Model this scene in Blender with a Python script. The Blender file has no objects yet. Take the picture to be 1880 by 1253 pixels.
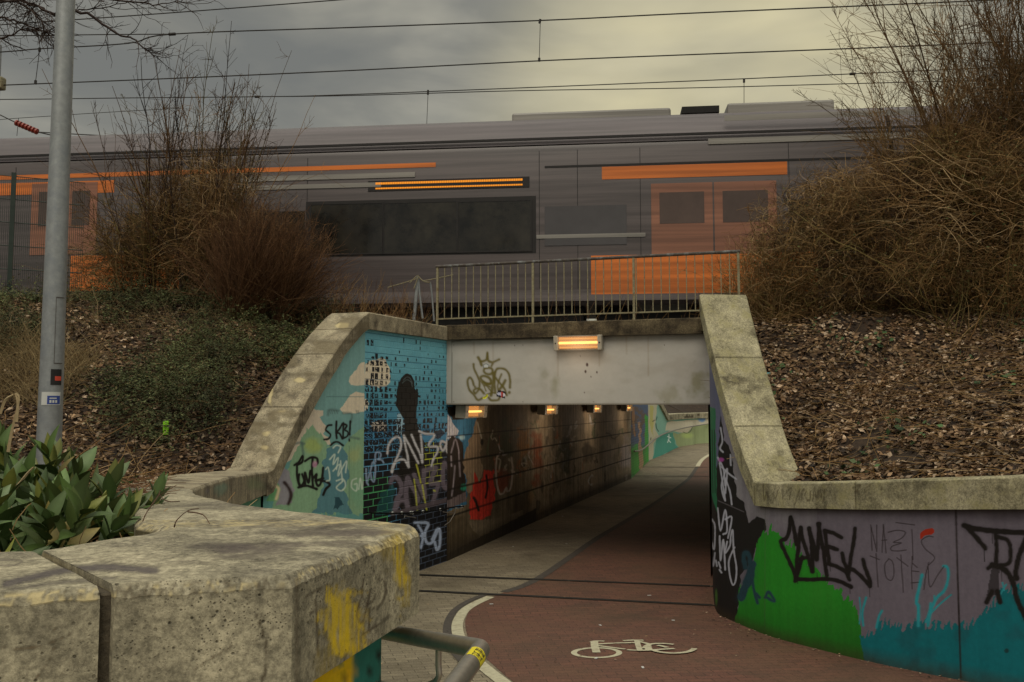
import bpy, math, random
import numpy as np
from mathutils import Vector
random.seed(7); rng = np.random.default_rng(7)
R = math.radians
sc = bpy.context.scene
COL = sc.collection
# ------------------------------------------------------------------ camera
F = 1600.0; CX = 940.0; CY = 626.5; PITCH = math.atan(115.5/1600.0); EYE = 2.5
cam_d = bpy.data.cameras.new("camera"); cam = bpy.data.objects.new("camera", cam_d); COL.objects.link(cam)
cam.location = (0, 0, EYE); cam.rotation_euler = (R(90)+PITCH, 0, 0)
cam_d.sensor_width = 36; cam_d.lens = F/1880*36; cam_d.clip_start = 0.05; cam_d.clip_end = 2000
sc.camera = cam
# ------------------------------------------------------------------ sky
SUN_EL, SUN_AZ = 50, 196          # azimuth from +Y towards +X
w = bpy.data.worlds.new("World"); sc.world = w; w.use_nodes = True
nt = w.node_tree; nt.nodes.clear()
def N(tree, typ, **kw):
    n = tree.nodes.new(typ)
    for k, v in kw.items():
        if k.startswith('_'): setattr(n, k[1:], v)
        else:
            key = int(k[1:]) if k[0] == 'i' and k[1:].isdigit() else k.replace('0', ' ')
            s = n.inputs[key]
            if isinstance(v, bpy.types.NodeSocket): tree.links.new(v, s)
            else: s.default_value = v
    return n
def world_nodes():
    t = nt
    tc = N(t, 'ShaderNodeTexCoord')
    mp = N(t, 'ShaderNodeMapping', i0=tc.outputs['Generated'], Scale=(1.6, 1.6, 5.0), Location=(.3, .1, .4))
    n1 = N(t, 'ShaderNodeTexNoise', i0=mp.outputs[0], Scale=2.1, Detail=5.0, Roughness=.5, Distortion=.35)
    r1 = N(t, 'ShaderNodeValToRGB', Fac=n1.outputs[0])
    e = r1.color_ramp.elements; e[0].position = .36; e[0].color = (.178, .182, .168, 1)
    e[1].position = .66; e[1].color = (.37, .355, .29, 1)
    m = r1.color_ramp.elements.new(.5); m.color = (.228, .226, .198, 1)
    # brighter break in the cloud, low above the tracks
    bd = Vector((.235, .95, .285)).normalized()
    vm = N(t, 'ShaderNodeVectorMath', _operation='DOT_PRODUCT', i0=tc.outputs['Generated'], i1=tuple(bd))
    mr = N(t, 'ShaderNodeMapRange', _interpolation_type='SMOOTHERSTEP', i0=vm.outputs['Value'], i1=.945, i2=1.0, i3=0.0, i4=1.0)
    n2 = N(t, 'ShaderNodeTexNoise', i0=mp.outputs[0], Scale=3.0, Detail=3.0)
    mm = N(t, 'ShaderNodeMath', _operation='MULTIPLY', i0=mr.outputs[0], i1=n2.outputs[0])
    mix = N(t, 'ShaderNodeMixRGB', Fac=mm.outputs[0], i1=r1.outputs[0], i2=(.82, .73, .43, 1))
    # overcast skies are brighter overhead
    sp = N(t, 'ShaderNodeSeparateXYZ', i0=tc.outputs['Generated'])
    zr = N(t, 'ShaderNodeMapRange', i0=sp.outputs[2], i1=.45, i2=1.0, i3=1.0, i4=4.0)
    br = N(t, 'ShaderNodeMapRange', _interpolation_type='SMOOTHSTEP', i0=sp.outputs[1], i1=.45, i2=-.7, i3=1.0, i4=1.7)   # sky brightened behind the camera, added as frontal fill light
    zb_ = N(t, 'ShaderNodeMath', _operation='MULTIPLY', i0=zr.outputs[0], i1=br.outputs[0])
    sc_ = N(t, 'ShaderNodeVectorMath', _operation='SCALE', i0=mix.outputs[0], Scale=zb_.outputs[0])
    b1 = N(t, 'ShaderNodeBackground', Color=sc_.outputs[0], Strength=1.0)
    sky = N(t, 'ShaderNodeTexSky', _sky_type='NISHITA', _sun_disc=False, _sun_elevation=R(SUN_EL), _sun_rotation=R(SUN_AZ))
    b2 = N(t, 'ShaderNodeBackground', Color=sky.outputs[0], Strength=.05)
    ms = N(t, 'ShaderNodeMixShader', i0=.07, i1=b1.outputs[0], i2=b2.outputs[0])
    N(t, 'ShaderNodeOutputWorld', Surface=ms.outputs[0])
world_nodes()
sd = bpy.data.lights.new("sun", 'SUN'); sd.energy = .95; sd.angle = R(35); sd.color = (1.0, .92, .78)
so = bpy.data.objects.new("sun", sd); COL.objects.link(so)
sv = Vector((math.sin(R(SUN_AZ))*math.cos(R(SUN_EL)), math.cos(R(SUN_AZ))*math.cos(R(SUN_EL)), math.sin(R(SUN_EL))))
so.rotation_euler = sv.to_track_quat('Z', 'Y').to_euler(); so.location = sv*40
vs = sc.view_settings; vs.view_transform = 'Standard'; vs.look = 'None'; vs.exposure = 0.08; vs.gamma = 1.0
sc.render.engine = 'CYCLES'; sc.cycles.use_denoising = True; sc.cycles.max_bounces = 6
sc.cycles.diffuse_bounces = 4; sc.cycles.transparent_max_bounces = 8
# ------------------------------------------------------------------ photogrammetry helpers
sp_, cp_ = math.sin(PITCH), math.cos(PITCH)
def ray(px, py):
    u = CY-py
    return np.array([px-CX, F*cp_-u*sp_, F*sp_+u*cp_])
def at_y(px, py, Y):
    d = ray(px, py); k = Y/d[1]; return np.array([d[0]*k, Y, EYE+d[2]*k])
def at_z(px, py, z):
    d = ray(px, py); k = (z-EYE)/d[2]; return np.array([d[0]*k, d[1]*k, z])
def on_plane(px, py, P, D):      # vertical plane through P with horizontal direction D
    d = ray(px, py); n = (D[1], -D[0]); k = (P[0]*n[0]+P[1]*n[1])/(d[0]*n[0]+d[1]*n[1])
    return np.array([d[0]*k, d[1]*k, EYE+d[2]*k])
def g(y): return .085*np.clip(10.5-y, 0, 10.5)+.04*np.clip(y-29.5, 0, 40)
def on_ground(px, py):
    z = 0.0
    for _ in range(60): p = at_z(px, py, z); z = .5*z+.5*float(g(p[1]))
    return p
def proj(P):
    x, y, z = P[..., 0], P[..., 1], P[..., 2]-EYE
    dep = y*cp_+z*sp_; up = -y*sp_+z*cp_
    dep = np.where(dep < .05, .05, dep)
    return CX+F*x/dep, CY-F*up/dep
def lin(c):
    c = np.array(c, float)/255.0
    return np.where(c < .04045, c/12.92, ((c+.055)/1.055)**2.4)
def pl(x, pts):                  # piecewise linear y(x)
    a = np.array(pts, float); return np.interp(x, a[:, 0], a[:, 1])
def cr(pts, n=6):                # Catmull-Rom through points
    p = np.array(pts, float)
    if len(p) < 3: return p
    q = np.vstack([2*p[0]-p[1], p, 2*p[-1]-p[-2]]); out = []
    for i in range(1, len(q)-2):
        for t in np.linspace(0, 1, n, endpoint=False):
            out.append(.5*((2*q[i])+(-q[i-1]+q[i+1])*t+(2*q[i-1]-5*q[i]+4*q[i+1]-q[i+2])*t*t+(-q[i-1]+3*q[i]-3*q[i+1]+q[i+2])*t**3))
    out.append(p[-1]); return np.array(out)
def vnoise(x, y, seed=0):
    xi = np.floor(x).astype(np.int64); yi = np.floor(y).astype(np.int64); fx = x-xi; fy = y-yi
    fx = fx*fx*(3-2*fx); fy = fy*fy*(3-2*fy)
    def h(a, b):
        n = (a*374761393+b*668265263+seed*1442695041) & 0xffffffff
        n = ((n ^ (n >> 13))*1274126177) & 0xffffffff
        return ((n ^ (n >> 16)) & 0xffff)/65535.0
    return (h(xi, yi)*(1-fx)+h(xi+1, yi)*fx)*(1-fy)+(h(xi, yi+1)*(1-fx)+h(xi+1, yi+1)*fx)*fy
def fbm(x, y, o=4, seed=0):
    s = 0; a = .5; tot = 0
    for k in range(o): s = s+a*vnoise(x*2**k, y*2**k, seed+k); tot += a; a *= .5
    return s/tot
# ------------------------------------------------------------------ objects
def link(o, parent=None):
    COL.objects.link(o)
    if parent is not None:
        o.parent = parent; o.matrix_parent_inverse = parent.matrix_basis.inverted()
    return o
def tag(o, label=None, cat=None, group=None, kind=None):
    if label: o['label'] = label
    if cat: o['category'] = cat
    if group: o['group'] = group
    if kind: o['kind'] = kind
    return o
def thing(name, label, cat, loc=(0, 0, 0), group=None):
    o = bpy.data.objects.new(name, None); o.location = loc; o.empty_display_size = .2
    COL.objects.link(o); return tag(o, label, cat, group)
def np_mesh(name, V, Q, mat, parent=None, col=None, smooth=False, T=None):
    me = bpy.data.meshes.new(name)
    V = np.ascontiguousarray(V, dtype=np.float32).reshape(-1, 3)
    faces = []; nq = 0 if Q is None else len(Q); ntri = 0 if T is None else len(T)
    me.vertices.add(len(V)); me.vertices.foreach_set('co', V.ravel())
    li = []
    if nq: li.append(np.asarray(Q, dtype=np.int32).ravel())
    if ntri: li.append(np.asarray(T, dtype=np.int32).ravel())
    li = np.concatenate(li); me.loops.add(len(li)); me.loops.foreach_set('vertex_index', li)
    st = np.concatenate([np.arange(nq)*4, nq*4+np.arange(ntri)*3]).astype(np.int32)
    me.polygons.add(nq+ntri); me.polygons.foreach_set('loop_start', st)
    me.polygons.foreach_set('use_smooth', np.full(nq+ntri, smooth))
    me.update(calc_edges=True); me.validate()
    if col is not None:
        col = np.asarray(col, dtype=np.float32).reshape(len(V), -1)
        if col.shape[1] == 3: col = np.hstack([col, np.ones((len(V), 1), np.float32)])
        at = me.color_attributes.new('paint', 'FLOAT_COLOR', 'POINT'); at.data.foreach_set('color', col.ravel())
    me.materials.append(mat)
    return link(bpy.data.objects.new(name, me), parent)
def grid(name, P, mat, parent=None, col=None, smooth=True, flip=False):
    nu, nv = P.shape[:2]; i = np.arange(nu*nv).reshape(nu, nv)
    Q = np.stack([i[:-1, :-1], i[1:, :-1], i[1:, 1:], i[:-1, 1:]], -1).reshape(-1, 4)
    if flip: Q = Q[:, ::-1]
    return np_mesh(name, P.reshape(-1, 3), Q, mat, parent, None if col is None else col.reshape(nu*nv, -1), smooth)
class MB:
    def __init__(s): s.v = []; s.f = []
    def add(s, vs, fs):
        b = len(s.v); s.v += [tuple(map(float, p)) for p in vs]; s.f += [tuple(b+i for i in f) for f in fs]
    def hexa(s, c):             # 8 corners: 4 bottom ccw, 4 top
        s.add(c, [(3, 2, 1, 0), (4, 5, 6, 7), (0, 1, 5, 4), (1, 2, 6, 5), (2, 3, 7, 6), (3, 0, 4, 7)])
    def box(s, c, sz, ax=(1, 0)):
        ax = np.array(ax, float); ax /= np.linalg.norm(ax); ay = np.array([-ax[1], ax[0]])
        q = []
        for dz in (-1, 1):
            for a, b in ((-1, -1), (1, -1), (1, 1), (-1, 1)):
                p = np.array(c[:2])+ax*a*sz[0]/2+ay*b*sz[1]/2; q.append((p[0], p[1], c[2]+dz*sz[2]/2))
        s.hexa(q)
    def tube(s, pts, r, n=8, r1=None, cap=True):
        pts = np.array(pts, float); m = len(pts); r1 = r if r1 is None else r1
        tan = np.gradient(pts, axis=0); tan /= np.linalg.norm(tan, axis=1)[:, None]+1e-9
        ref = np.array([0, 0, 1.0]) if abs(tan[0][2]) < .9 else np.array([1.0, 0, 0])
        vs = []; a = np.cross(tan[0], ref); a /= np.linalg.norm(a)
        for i in range(m):
            a = a-tan[i]*np.dot(a, tan[i]); a /= np.linalg.norm(a); b = np.cross(tan[i], a)
            rr = r+(r1-r)*i/max(1, m-1)
            for k in range(n):
                t = 2*math.pi*k/n; vs.append(pts[i]+rr*(math.cos(t)*a+math.sin(t)*b))
        fs = [(i*n+k, i*n+(k+1) % n, (i+1)*n+(k+1) % n, (i+1)*n+k) for i in range(m-1) for k in range(n)]
        if cap: fs += [tuple(range(n))[::-1], tuple((m-1)*n+k for k in range(n))]
        s.add(vs, fs)
    def cyl(s, c, r, h, axis=(0, 0, 1), n=16, r1=None):
        c = np.array(c, float); a = np.array(axis, float); a /= np.linalg.norm(a); s.tube([c-a*h/2, c+a*h/2], r, n, r1)
    def build(s, name, mat, parent=None, smooth=False, bevel=0, seg=2):
        me = bpy.data.meshes.new(name); me.from_pydata(s.v, [], s.f); me.update()
        me.materials.append(mat)
        if smooth:
            me.polygons.foreach_set('use_smooth', [True]*len(me.polygons))
            me.set_sharp_from_angle(angle=R(35))
        o = link(bpy.data.objects.new(name, me), parent)
        if bevel:
            b = o.modifiers.new('bevel', 'BEVEL'); b.width = bevel; b.segments = seg; b.limit_method = 'ANGLE'
        return o
# ------------------------------------------------------------------ materials
def new_mat(name):
    m = bpy.data.materials.new(name); m.use_nodes = True; t = m.node_tree; t.nodes.clear()
    out = N(t, 'ShaderNodeOutputMaterial'); b = N(t, 'ShaderNodeBsdfPrincipled'); t.links.new(b.outputs[0], out.inputs[0])
    return m, t, b
def rgb(c): return (float(c[0]), float(c[1]), float(c[2]), 1)
def plain(name, c, rough=.6, metal=0, noise=.25, scale=8, bump=.0, dirt_or_reflection=None, spec=.4):
    m, t, b = new_mat(name)
    tc = N(t, 'ShaderNodeTexCoord')
    n = N(t, 'ShaderNodeTexNoise', i0=tc.outputs['Object'], Scale=scale, Detail=6.0, Roughness=.65)
    mr = N(t, 'ShaderNodeMapRange', i0=n.outputs[0], i1=.3, i2=.7, i3=1-noise, i4=1+noise)
    v = N(t, 'ShaderNodeVectorMath', _operation='SCALE', i0=tuple(map(float, c)), Scale=mr.outputs[0])
    cs = v.outputs[0]
    if dirt_or_reflection is not None:
        n2 = N(t, 'ShaderNodeTexNoise', i0=tc.outputs['Object'], Scale=scale*.37, Detail=8.0, Roughness=.7)
        r2 = N(t, 'ShaderNodeMapRange', i0=n2.outputs[0], i1=.5, i2=.66, i3=0.0, i4=.85)
        cs = N(t, 'ShaderNodeMixRGB', Fac=r2.outputs[0], i1=cs, i2=rgb(dirt_or_reflection)).outputs[0]
    t.links.new(cs, b.inputs['Base Color'])
    b.inputs['Roughness'].default_value = rough; b.inputs['Metallic'].default_value = metal
    b.inputs['Specular IOR Level'].default_value = spec
    if bump:
        bp = N(t, 'ShaderNodeBump', Height=n.outputs[0], Strength=bump, Distance=.02); t.links.new(bp.outputs[0], b.inputs['Normal'])
    return m
def attr_mat(name, rough=.8, var=.15, scale=30, bump=.15, streak=0., spec=.25):
    m, t, b = new_mat(name)
    at = N(t, 'ShaderNodeAttribute', _attribute_name='paint')
    tc = N(t, 'ShaderNodeTexCoord')
    n = N(t, 'ShaderNodeTexNoise', i0=tc.outputs['Object'], Scale=scale, Detail=5.0, Roughness=.7)
    mr = N(t, 'ShaderNodeMapRange', i0=n.outputs[0], i1=.3, i2=.7, i3=1-var, i4=1+var)
    v = N(t, 'ShaderNodeVectorMath', _operation='SCALE', i0=at.outputs['Color'], Scale=mr.outputs[0])
    cs = v.outputs[0]
    if streak:
        mp = N(t, 'ShaderNodeMapping', i0=tc.outputs['Object'], Scale=(14, 14, .7))
        n3 = N(t, 'ShaderNodeTexNoise', i0=mp.outputs[0], Scale=1.0, Detail=4.0)
        m3 = N(t, 'ShaderNodeMapRange', i0=n3.outputs[0], i1=.35, i2=.7, i3=1.05, i4=1-streak)
        cs = N(t, 'ShaderNodeVectorMath', _operation='SCALE', i0=cs, Scale=m3.outputs[0]).outputs[0]
    t.links.new(cs, b.inputs['Base Color']); b.inputs['Roughness'].default_value = rough
    b.inputs['Specular IOR Level'].default_value = spec
    bp = N(t, 'ShaderNodeBump', Height=n.outputs[0], Strength=bump, Distance=.01); t.links.new(bp.outputs[0], b.inputs['Normal'])
    return m
def concrete(name, light, mid, dark, near=False, moss=None):
    m, t, b = new_mat(name)
    tc = N(t, 'ShaderNodeTexCoord'); O = tc.outputs['Object']
    n1 = N(t, 'ShaderNodeTexNoise', i0=O, Scale=2.3, Detail=9.0, Roughness=.68, Distortion=.3)
    r = N(t, 'ShaderNodeValToRGB', Fac=n1.outputs[0]); e = r.color_ramp.elements
    e[0].position = .36; e[0].color = rgb(dark); e[1].position = .62; e[1].color = rgb(light)
    q = e.new(.48); q.color = rgb(mid)
    n2 = N(t, 'ShaderNodeTexNoise', i0=O, Scale=55.0, Detail=6.0, Roughness=.8)
    m2 = N(t, 'ShaderNodeMapRange', i0=n2.outputs[0], i1=.40, i2=.60, i3=.62, i4=1.26)
    c = N(t, 'ShaderNodeVectorMath', _operation='SCALE', i0=r.outputs[0], Scale=m2.outputs[0]).outputs[0]
    n5 = N(t, 'ShaderNodeTexNoise', i0=O, Scale=(13.0 if near else 9.0), Detail=10.0, Roughness=.78)
    m5 = N(t, 'ShaderNodeMapRange', i0=n5.outputs[0], i1=.42, i2=.58, i3=.72, i4=1.12)
    c = N(t, 'ShaderNodeVectorMath', _operation='SCALE', i0=c, Scale=m5.outputs[0]).outputs[0]
    # run-off streaks on the upright faces
    mp = N(t, 'ShaderNodeMapping', i0=O, Scale=(16, 16, .9))
    n3 = N(t, 'ShaderNodeTexNoise', i0=mp.outputs[0], Scale=1.0, Detail=5.0)
    m3 = N(t, 'ShaderNodeMapRange', i0=n3.outputs[0], i1=.42, i2=.72, i3=1.0, i4=.62)
    geo = N(t, 'ShaderNodeNewGeometry'); sx = N(t, 'ShaderNodeSeparateXYZ', i0=geo.outputs['True Normal'])
    up = N(t, 'ShaderNodeMapRange', i0=sx.outputs[2], i1=.2, i2=.6, i3=0.0, i4=1.0)
    k = N(t, 'ShaderNodeMixRGB', Fac=up.outputs[0], i1=m3.outputs[0], i2=(1, 1, 1, 1))
    c = N(t, 'ShaderNodeMixRGB', _blend_type='MULTIPLY', Fac=.8, i1=c, i2=k.outputs[0]).outputs[0]
    if moss is not None:
        n4 = N(t, 'ShaderNodeTexNoise', i0=O, Scale=4.5, Detail=8.0, Roughness=.75)
        m4 = N(t, 'ShaderNodeMapRange', i0=n4.outputs[0], i1=.5, i2=.64, i3=0.0, i4=.8)
        c = N(t, 'ShaderNodeMixRGB', Fac=m4.outputs[0], i1=c, i2=rgb(moss)).outputs[0]
    vo = N(t, 'ShaderNodeTexVoronoi', i0=O, Scale=(38.0 if near else 40.0))
    pit = N(t, 'ShaderNodeMapRange', i0=vo.outputs['Distance'], i1=.07, i2=.16, i3=0.0, i4=1.0)
    pn = N(t, 'ShaderNodeTexNoise', i0=O, Scale=3.2, Detail=2.0)
    pm = N(t, 'ShaderNodeMapRange', i0=pn.outputs[0], i1=.40, i2=.52, i3=1.0, i4=0.0)
    pit1 = N(t, 'ShaderNodeMath', _operation='MAXIMUM', i0=pit.outputs[0], i1=pm.outputs[0])
    vo2 = N(t, 'ShaderNodeTexVoronoi', i0=O, Scale=115.0); q2 = N(t, 'ShaderNodeMapRange', i0=vo2.outputs['Distance'], i1=.10, i2=.26, i3=0.0, i4=1.0)
    pn2 = N(t, 'ShaderNodeTexNoise', i0=O, Scale=7.0, Detail=3.0); pm2 = N(t, 'ShaderNodeMapRange', i0=pn2.outputs[0], i1=.44, i2=.60, i3=1.0, i4=0.15)
    q3 = N(t, 'ShaderNodeMath', _operation='MAXIMUM', i0=q2.outputs[0], i1=pm2.outputs[0])
    pit2 = N(t, 'ShaderNodeMath', _operation='MINIMUM', i0=pit1.outputs[0], i1=q3.outputs[0])
    pc = N(t, 'ShaderNodeMapRange', i0=pit2.outputs[0], i3=.22, i4=1.0)
    c = N(t, 'ShaderNodeVectorMath', _operation='SCALE', i0=c, Scale=pc.outputs[0]).outputs[0]
    at = N(t, 'ShaderNodeAttribute', _attribute_name='paint')
    an = N(t, 'ShaderNodeMath', _operation='MULTIPLY', i0=at.outputs['Alpha'], i1=1.0)
    c = N(t, 'ShaderNodeMixRGB', Fac=an.outputs[0], i1=c, i2=at.outputs['Color']).outputs[0]
    t.links.new(c, b.inputs['Base Color']); b.inputs['Roughness'].default_value = .88; b.inputs['Specular IOR Level'].default_value = .25
    h = N(t, 'ShaderNodeMath', _operation='MULTIPLY_ADD', i0=pit2.outputs[0], i1=1.2, i2=n2.outputs[0])
    h2 = N(t, 'ShaderNodeMath', _operation='MULTIPLY_ADD', i0=n1.outputs[0], i1=1.5, i2=h.outputs[0])
    bp = N(t, 'ShaderNodeBump', Height=h2.outputs[0], Strength=.55 if near else .35, Distance=.006)
    t.links.new(bp.outputs[0], b.inputs['Normal'])
    return m
def pavers(name, c1, c2, mort, ang, dirt_or_reflection, dark=(.06, .045, .03)):
    m, t, b = new_mat(name)
    tc = N(t, 'ShaderNodeTexCoord')
    mp = N(t, 'ShaderNodeMapping', i0=tc.outputs['Object'], Rotation=(0, 0, ang))
    br = N(t, 'ShaderNodeTexBrick', i0=mp.outputs[0], Color1=rgb(c1), Color2=rgb(c2), Mortar=rgb(mort), Scale=1.0)
    br.inputs['Mortar Size'].default_value = .0045; br.inputs['Mortar Smooth'].default_value = .3
    br.inputs['Brick Width'].default_value = .205; br.inputs['Row Height'].default_value = .105; br.offset = .5
    n = N(t, 'ShaderNodeTexNoise', i0=tc.outputs['Object'], Scale=1.1, Detail=8.0, Roughness=.7)
    mr = N(t, 'ShaderNodeMapRange', i0=n.outputs[0], i1=.35, i2=.68, i3=0.0, i4=.75)
    c = N(t, 'ShaderNodeMixRGB', Fac=mr.outputs[0], i1=br.outputs[0], i2=rgb(dirt_or_reflection)).outputs[0]
    n4 = N(t, 'ShaderNodeTexNoise', i0=tc.outputs['Object'], Scale=.55, Detail=9.0, Roughness=.72, Distortion=.6)
    m4 = N(t, 'ShaderNodeMapRange', i0=n4.outputs[0], i1=.50, i2=.66, i3=0.0, i4=.6)
    c = N(t, 'ShaderNodeMixRGB', Fac=m4.outputs[0], i1=c, i2=rgb(dark)).outputs[0]
    n2 = N(t, 'ShaderNodeTexNoise', i0=tc.outputs['Object'], Scale=60.0, Detail=4.0, Roughness=.8)
    m2 = N(t, 'ShaderNodeMapRange', i0=n2.outputs[0], i1=.4, i2=.6, i3=.78, i4=1.2)
    c = N(t, 'ShaderNodeVectorMath', _operation='SCALE', i0=c, Scale=m2.outputs[0]).outputs[0]
    t.links.new(c, b.inputs['Base Color']); b.inputs['Roughness'].default_value = .72; b.inputs['Specular IOR Level'].default_value = .3
    iv = N(t, 'ShaderNodeMath', _operation='MULTIPLY_ADD', i0=br.outputs['Fac'], i1=-1.0, i2=n2.outputs[0])
    bp = N(t, 'ShaderNodeBump', Height=iv.outputs[0], Strength=.5, Distance=.006); t.links.new(bp.outputs[0], b.inputs['Normal'])
    return m
def emis(name, c, s):
    m = bpy.data.materials.new(name); m.use_nodes = True; t = m.node_tree; t.nodes.clear()
    e = N(t, 'ShaderNodeEmission', Color=rgb(c), Strength=s); N(t, 'ShaderNodeOutputMaterial', Surface=e.outputs[0]); return m
def streaky(name, c, rough):
    m, t, b = new_mat(name); tc = N(t, 'ShaderNodeTexCoord')
    mp = N(t, 'ShaderNodeMapping', i0=tc.outputs['Object'], Scale=(.22, .22, 9.0))
    n = N(t, 'ShaderNodeTexNoise', i0=mp.outputs[0], Scale=1.0, Detail=4.0, Roughness=.6)
    mr = N(t, 'ShaderNodeMapRange', i0=n.outputs[0], i1=.35, i2=.65, i3=.72, i4=1.3)
    v = N(t, 'ShaderNodeVectorMath', _operation='SCALE', i0=tuple(map(float, c)), Scale=mr.outputs[0])
    t.links.new(v.outputs[0], b.inputs['Base Color']); b.inputs['Roughness'].default_value = rough
    return m
M = {}
M['cop_near'] = concrete('coping_concrete_near', (.46, .405, .28), (.35, .31, .215), (.17, .148, .11), near=True)
M['cop_left'] = concrete('coping_concrete_left', (.46, .395, .265), (.36, .305, .205), (.16, .13, .09), moss=(.23, .19, .12))
M['cop_far'] = concrete('far_coping_concrete', (.50, .45, .30), (.42, .38, .26), (.30, .27, .18))
M['cop_right'] = concrete('coping_concrete_right', (.47, .42, .275), (.37, .33, .205), (.14, .12, .075), moss=(.27, .24, .11))
M['conc_dark'] = concrete('stained_concrete', (.15, .115, .065), (.075, .055, .032), (.025, .019, .012))
M['paint'] = attr_mat('painted_wall', rough=.72, var=.10, scale=26, bump=.10, streak=.07)
M['paint_brick'] = attr_mat('painted_brick', rough=.6, var=.12, scale=40, bump=.2)
M['paint_tunnel'] = attr_mat('painted_ribbed_wall', rough=.75, var=.25, scale=14, bump=.2, streak=.45)
M['beam'] = attr_mat('grey_beam_paint', rough=.65, var=.05, scale=5, bump=.06, streak=.0)
M['tan_pav'] = pavers('tan_pavers', (.29, .24, .165), (.20, .165, .115), (.05, .04, .027), R(-14), (.19, .155, .10))
M['red_pav'] = pavers('red_pavers', (.165, .072, .050), (.115, .054, .040), (.045, .025, .018), R(-6), (.135, .075, .045))
M['grey_pav'] = plain('grey_border_pavers', (.07, .058, .048), .8, noise=.3, scale=20)
M['chan'] = plain('drain_channel', (.018, .015, .012), .7, noise=.5, scale=30)
M['white_line'] = plain('worn_white_paint', (.50, .46, .32), .7, noise=.15, scale=25, dirt_or_reflection=(.33, .28, .19))
M['soil'] = plain('soil', (.030, .018, .010), .95, noise=.5, scale=14, bump=.6, dirt_or_reflection=(.05, .03, .016))
M['ground'] = plain('field_ground', (.06, .055, .03), .95, noise=.4, scale=2)
M['ballast'] = plain('ballast_stone', (.07, .06, .052), .9, noise=.6, scale=25, bump=1.0, dirt_or_reflection=(.035, .028, .02))
M['leaf'] = attr_mat('dry_leaf', rough=.7, var=.1, scale=20, bump=.05)
M['needle'] = attr_mat('juniper_needles', rough=.7, var=.1, scale=20, bump=.05)
M['twig'] = attr_mat('bare_twig', rough=.85, var=.15, scale=60, bump=.1)
M['galv'] = plain('galvanised_steel', (.30, .31, .31), .5, metal=.55, noise=.16, scale=22, dirt_or_reflection=(.24, .255, .27))
M['steel'] = plain('brushed_steel', (.50, .46, .40), .42, metal=1.0, noise=.12, scale=40)
M['rusty'] = plain('weathered_railing_steel', (.24, .21, .125), .75, noise=.3, scale=30, dirt_or_reflection=(.14, .09, .04))
M['rail_top'] = plain('peeling_rail_paint', (.07, .055, .045), .7, noise=.3, scale=20, dirt_or_reflection=(.20, .21, .21))
M['wire'] = plain('copper_wire', (.022, .018, .016), .6, noise=.2)
M['black'] = plain('black_underframe', (.010, .009, .008), .8, noise=.4)
M['tr_grey'] = streaky('train_grey_paint', (.088, .070, .068), .35)
M['tr_roof'] = streaky('train_roof_paint', (.105, .086, .090), .5)
M['tr_low'] = streaky('train_lower_paint', (.11, .09, .088), .4)
M['tr_orange'] = streaky('train_orange_paint', (.58, .15, .022), .35)
M['tr_rust'] = streaky('train_door_paint', (.26, .11, .065), .35)
M['tr_pale'] = streaky('train_pale_panel', (.24, .22, .195), .4)
M['tr_glass'] = plain('train_glass', (.017, .014, .010), .10, noise=.9, scale=2.2, dirt_or_reflection=(.045, .038, .026), spec=.45)  # brown mottling painted into the glass stands in for reflected trees
M['tr_tint'] = plain('train_tinted_door_glass', (.085, .055, .045), .2, noise=.3, scale=.8)
M['tr_line'] = plain('train_seal', (.012, .009, .008), .6)
M['led'] = emis('led_orange', (1.0, .33, .03), .95)
M['lamp_glow'] = emis('lamp_reflector_glow', (1.0, .36, .07), .72)
M['lamp_tube'] = emis('lamp_tube_light', (1.0, .52, .13), 2.3)
M['lamp_strip'] = emis('lamp_strip_glow', (1.0, .42, .09), .95)
M['lamp_case'] = plain('lamp_case', (.20, .175, .14), .5, noise=.15)
M['lamp_end'] = plain('lamp_end_casting', (.36, .32, .25), .5, noise=.2)
M['joint'] = plain('joint_mortar', (.085, .068, .045), .95, noise=.4, scale=60, bump=.5)
M['sticker_y'] = plain('yellow_sticker', (.75, .62, .02), .5, noise=.05)
M['ink'] = plain('black_ink', (.012, .011, .01), .6)
M['st_white'] = plain('white_sticker', (.55, .55, .52), .5, noise=.05)
M['st_blue'] = plain('blue_sticker', (.03, .06, .25), .5, noise=.05)
M['st_red'] = plain('red_sticker', (.55, .06, .03), .5, noise=.1)
M['green_fence'] = plain('green_fence_coating', (.02, .032, .024), .5, noise=.2)
M['insul'] = plain('red_insulator', (.25, .035, .02), .35, noise=.1)
M['neon'] = plain('neon_green_plastic', (.30, .75, .02), .5, noise=.3, scale=60)
M['litter_blue'] = plain('blue_litter', (.15, .42, .45), .5)
M['teal'] = attr_mat('teal_wall_paint', rough=.7, var=.12, scale=30, bump=.1)
mg, tg, bg_ = new_mat('lamp_cover')
bg_.inputs['Roughness'].default_value = .15; bg_.inputs['Base Color'].default_value = (.9, .85, .75, 1)
trn = N(tg, 'ShaderNodeBsdfTransparent', Color=(.92, .9, .85, 1)); mx = N(tg, 'ShaderNodeMixShader', i0=.12, i1=trn.outputs[0], i2=bg_.outputs[0])
tg.links.new(mx.outputs[0], [n for n in tg.nodes if n.type == 'OUTPUT_MATERIAL'][0].inputs[0]); M['lamp_cover'] = mg
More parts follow.
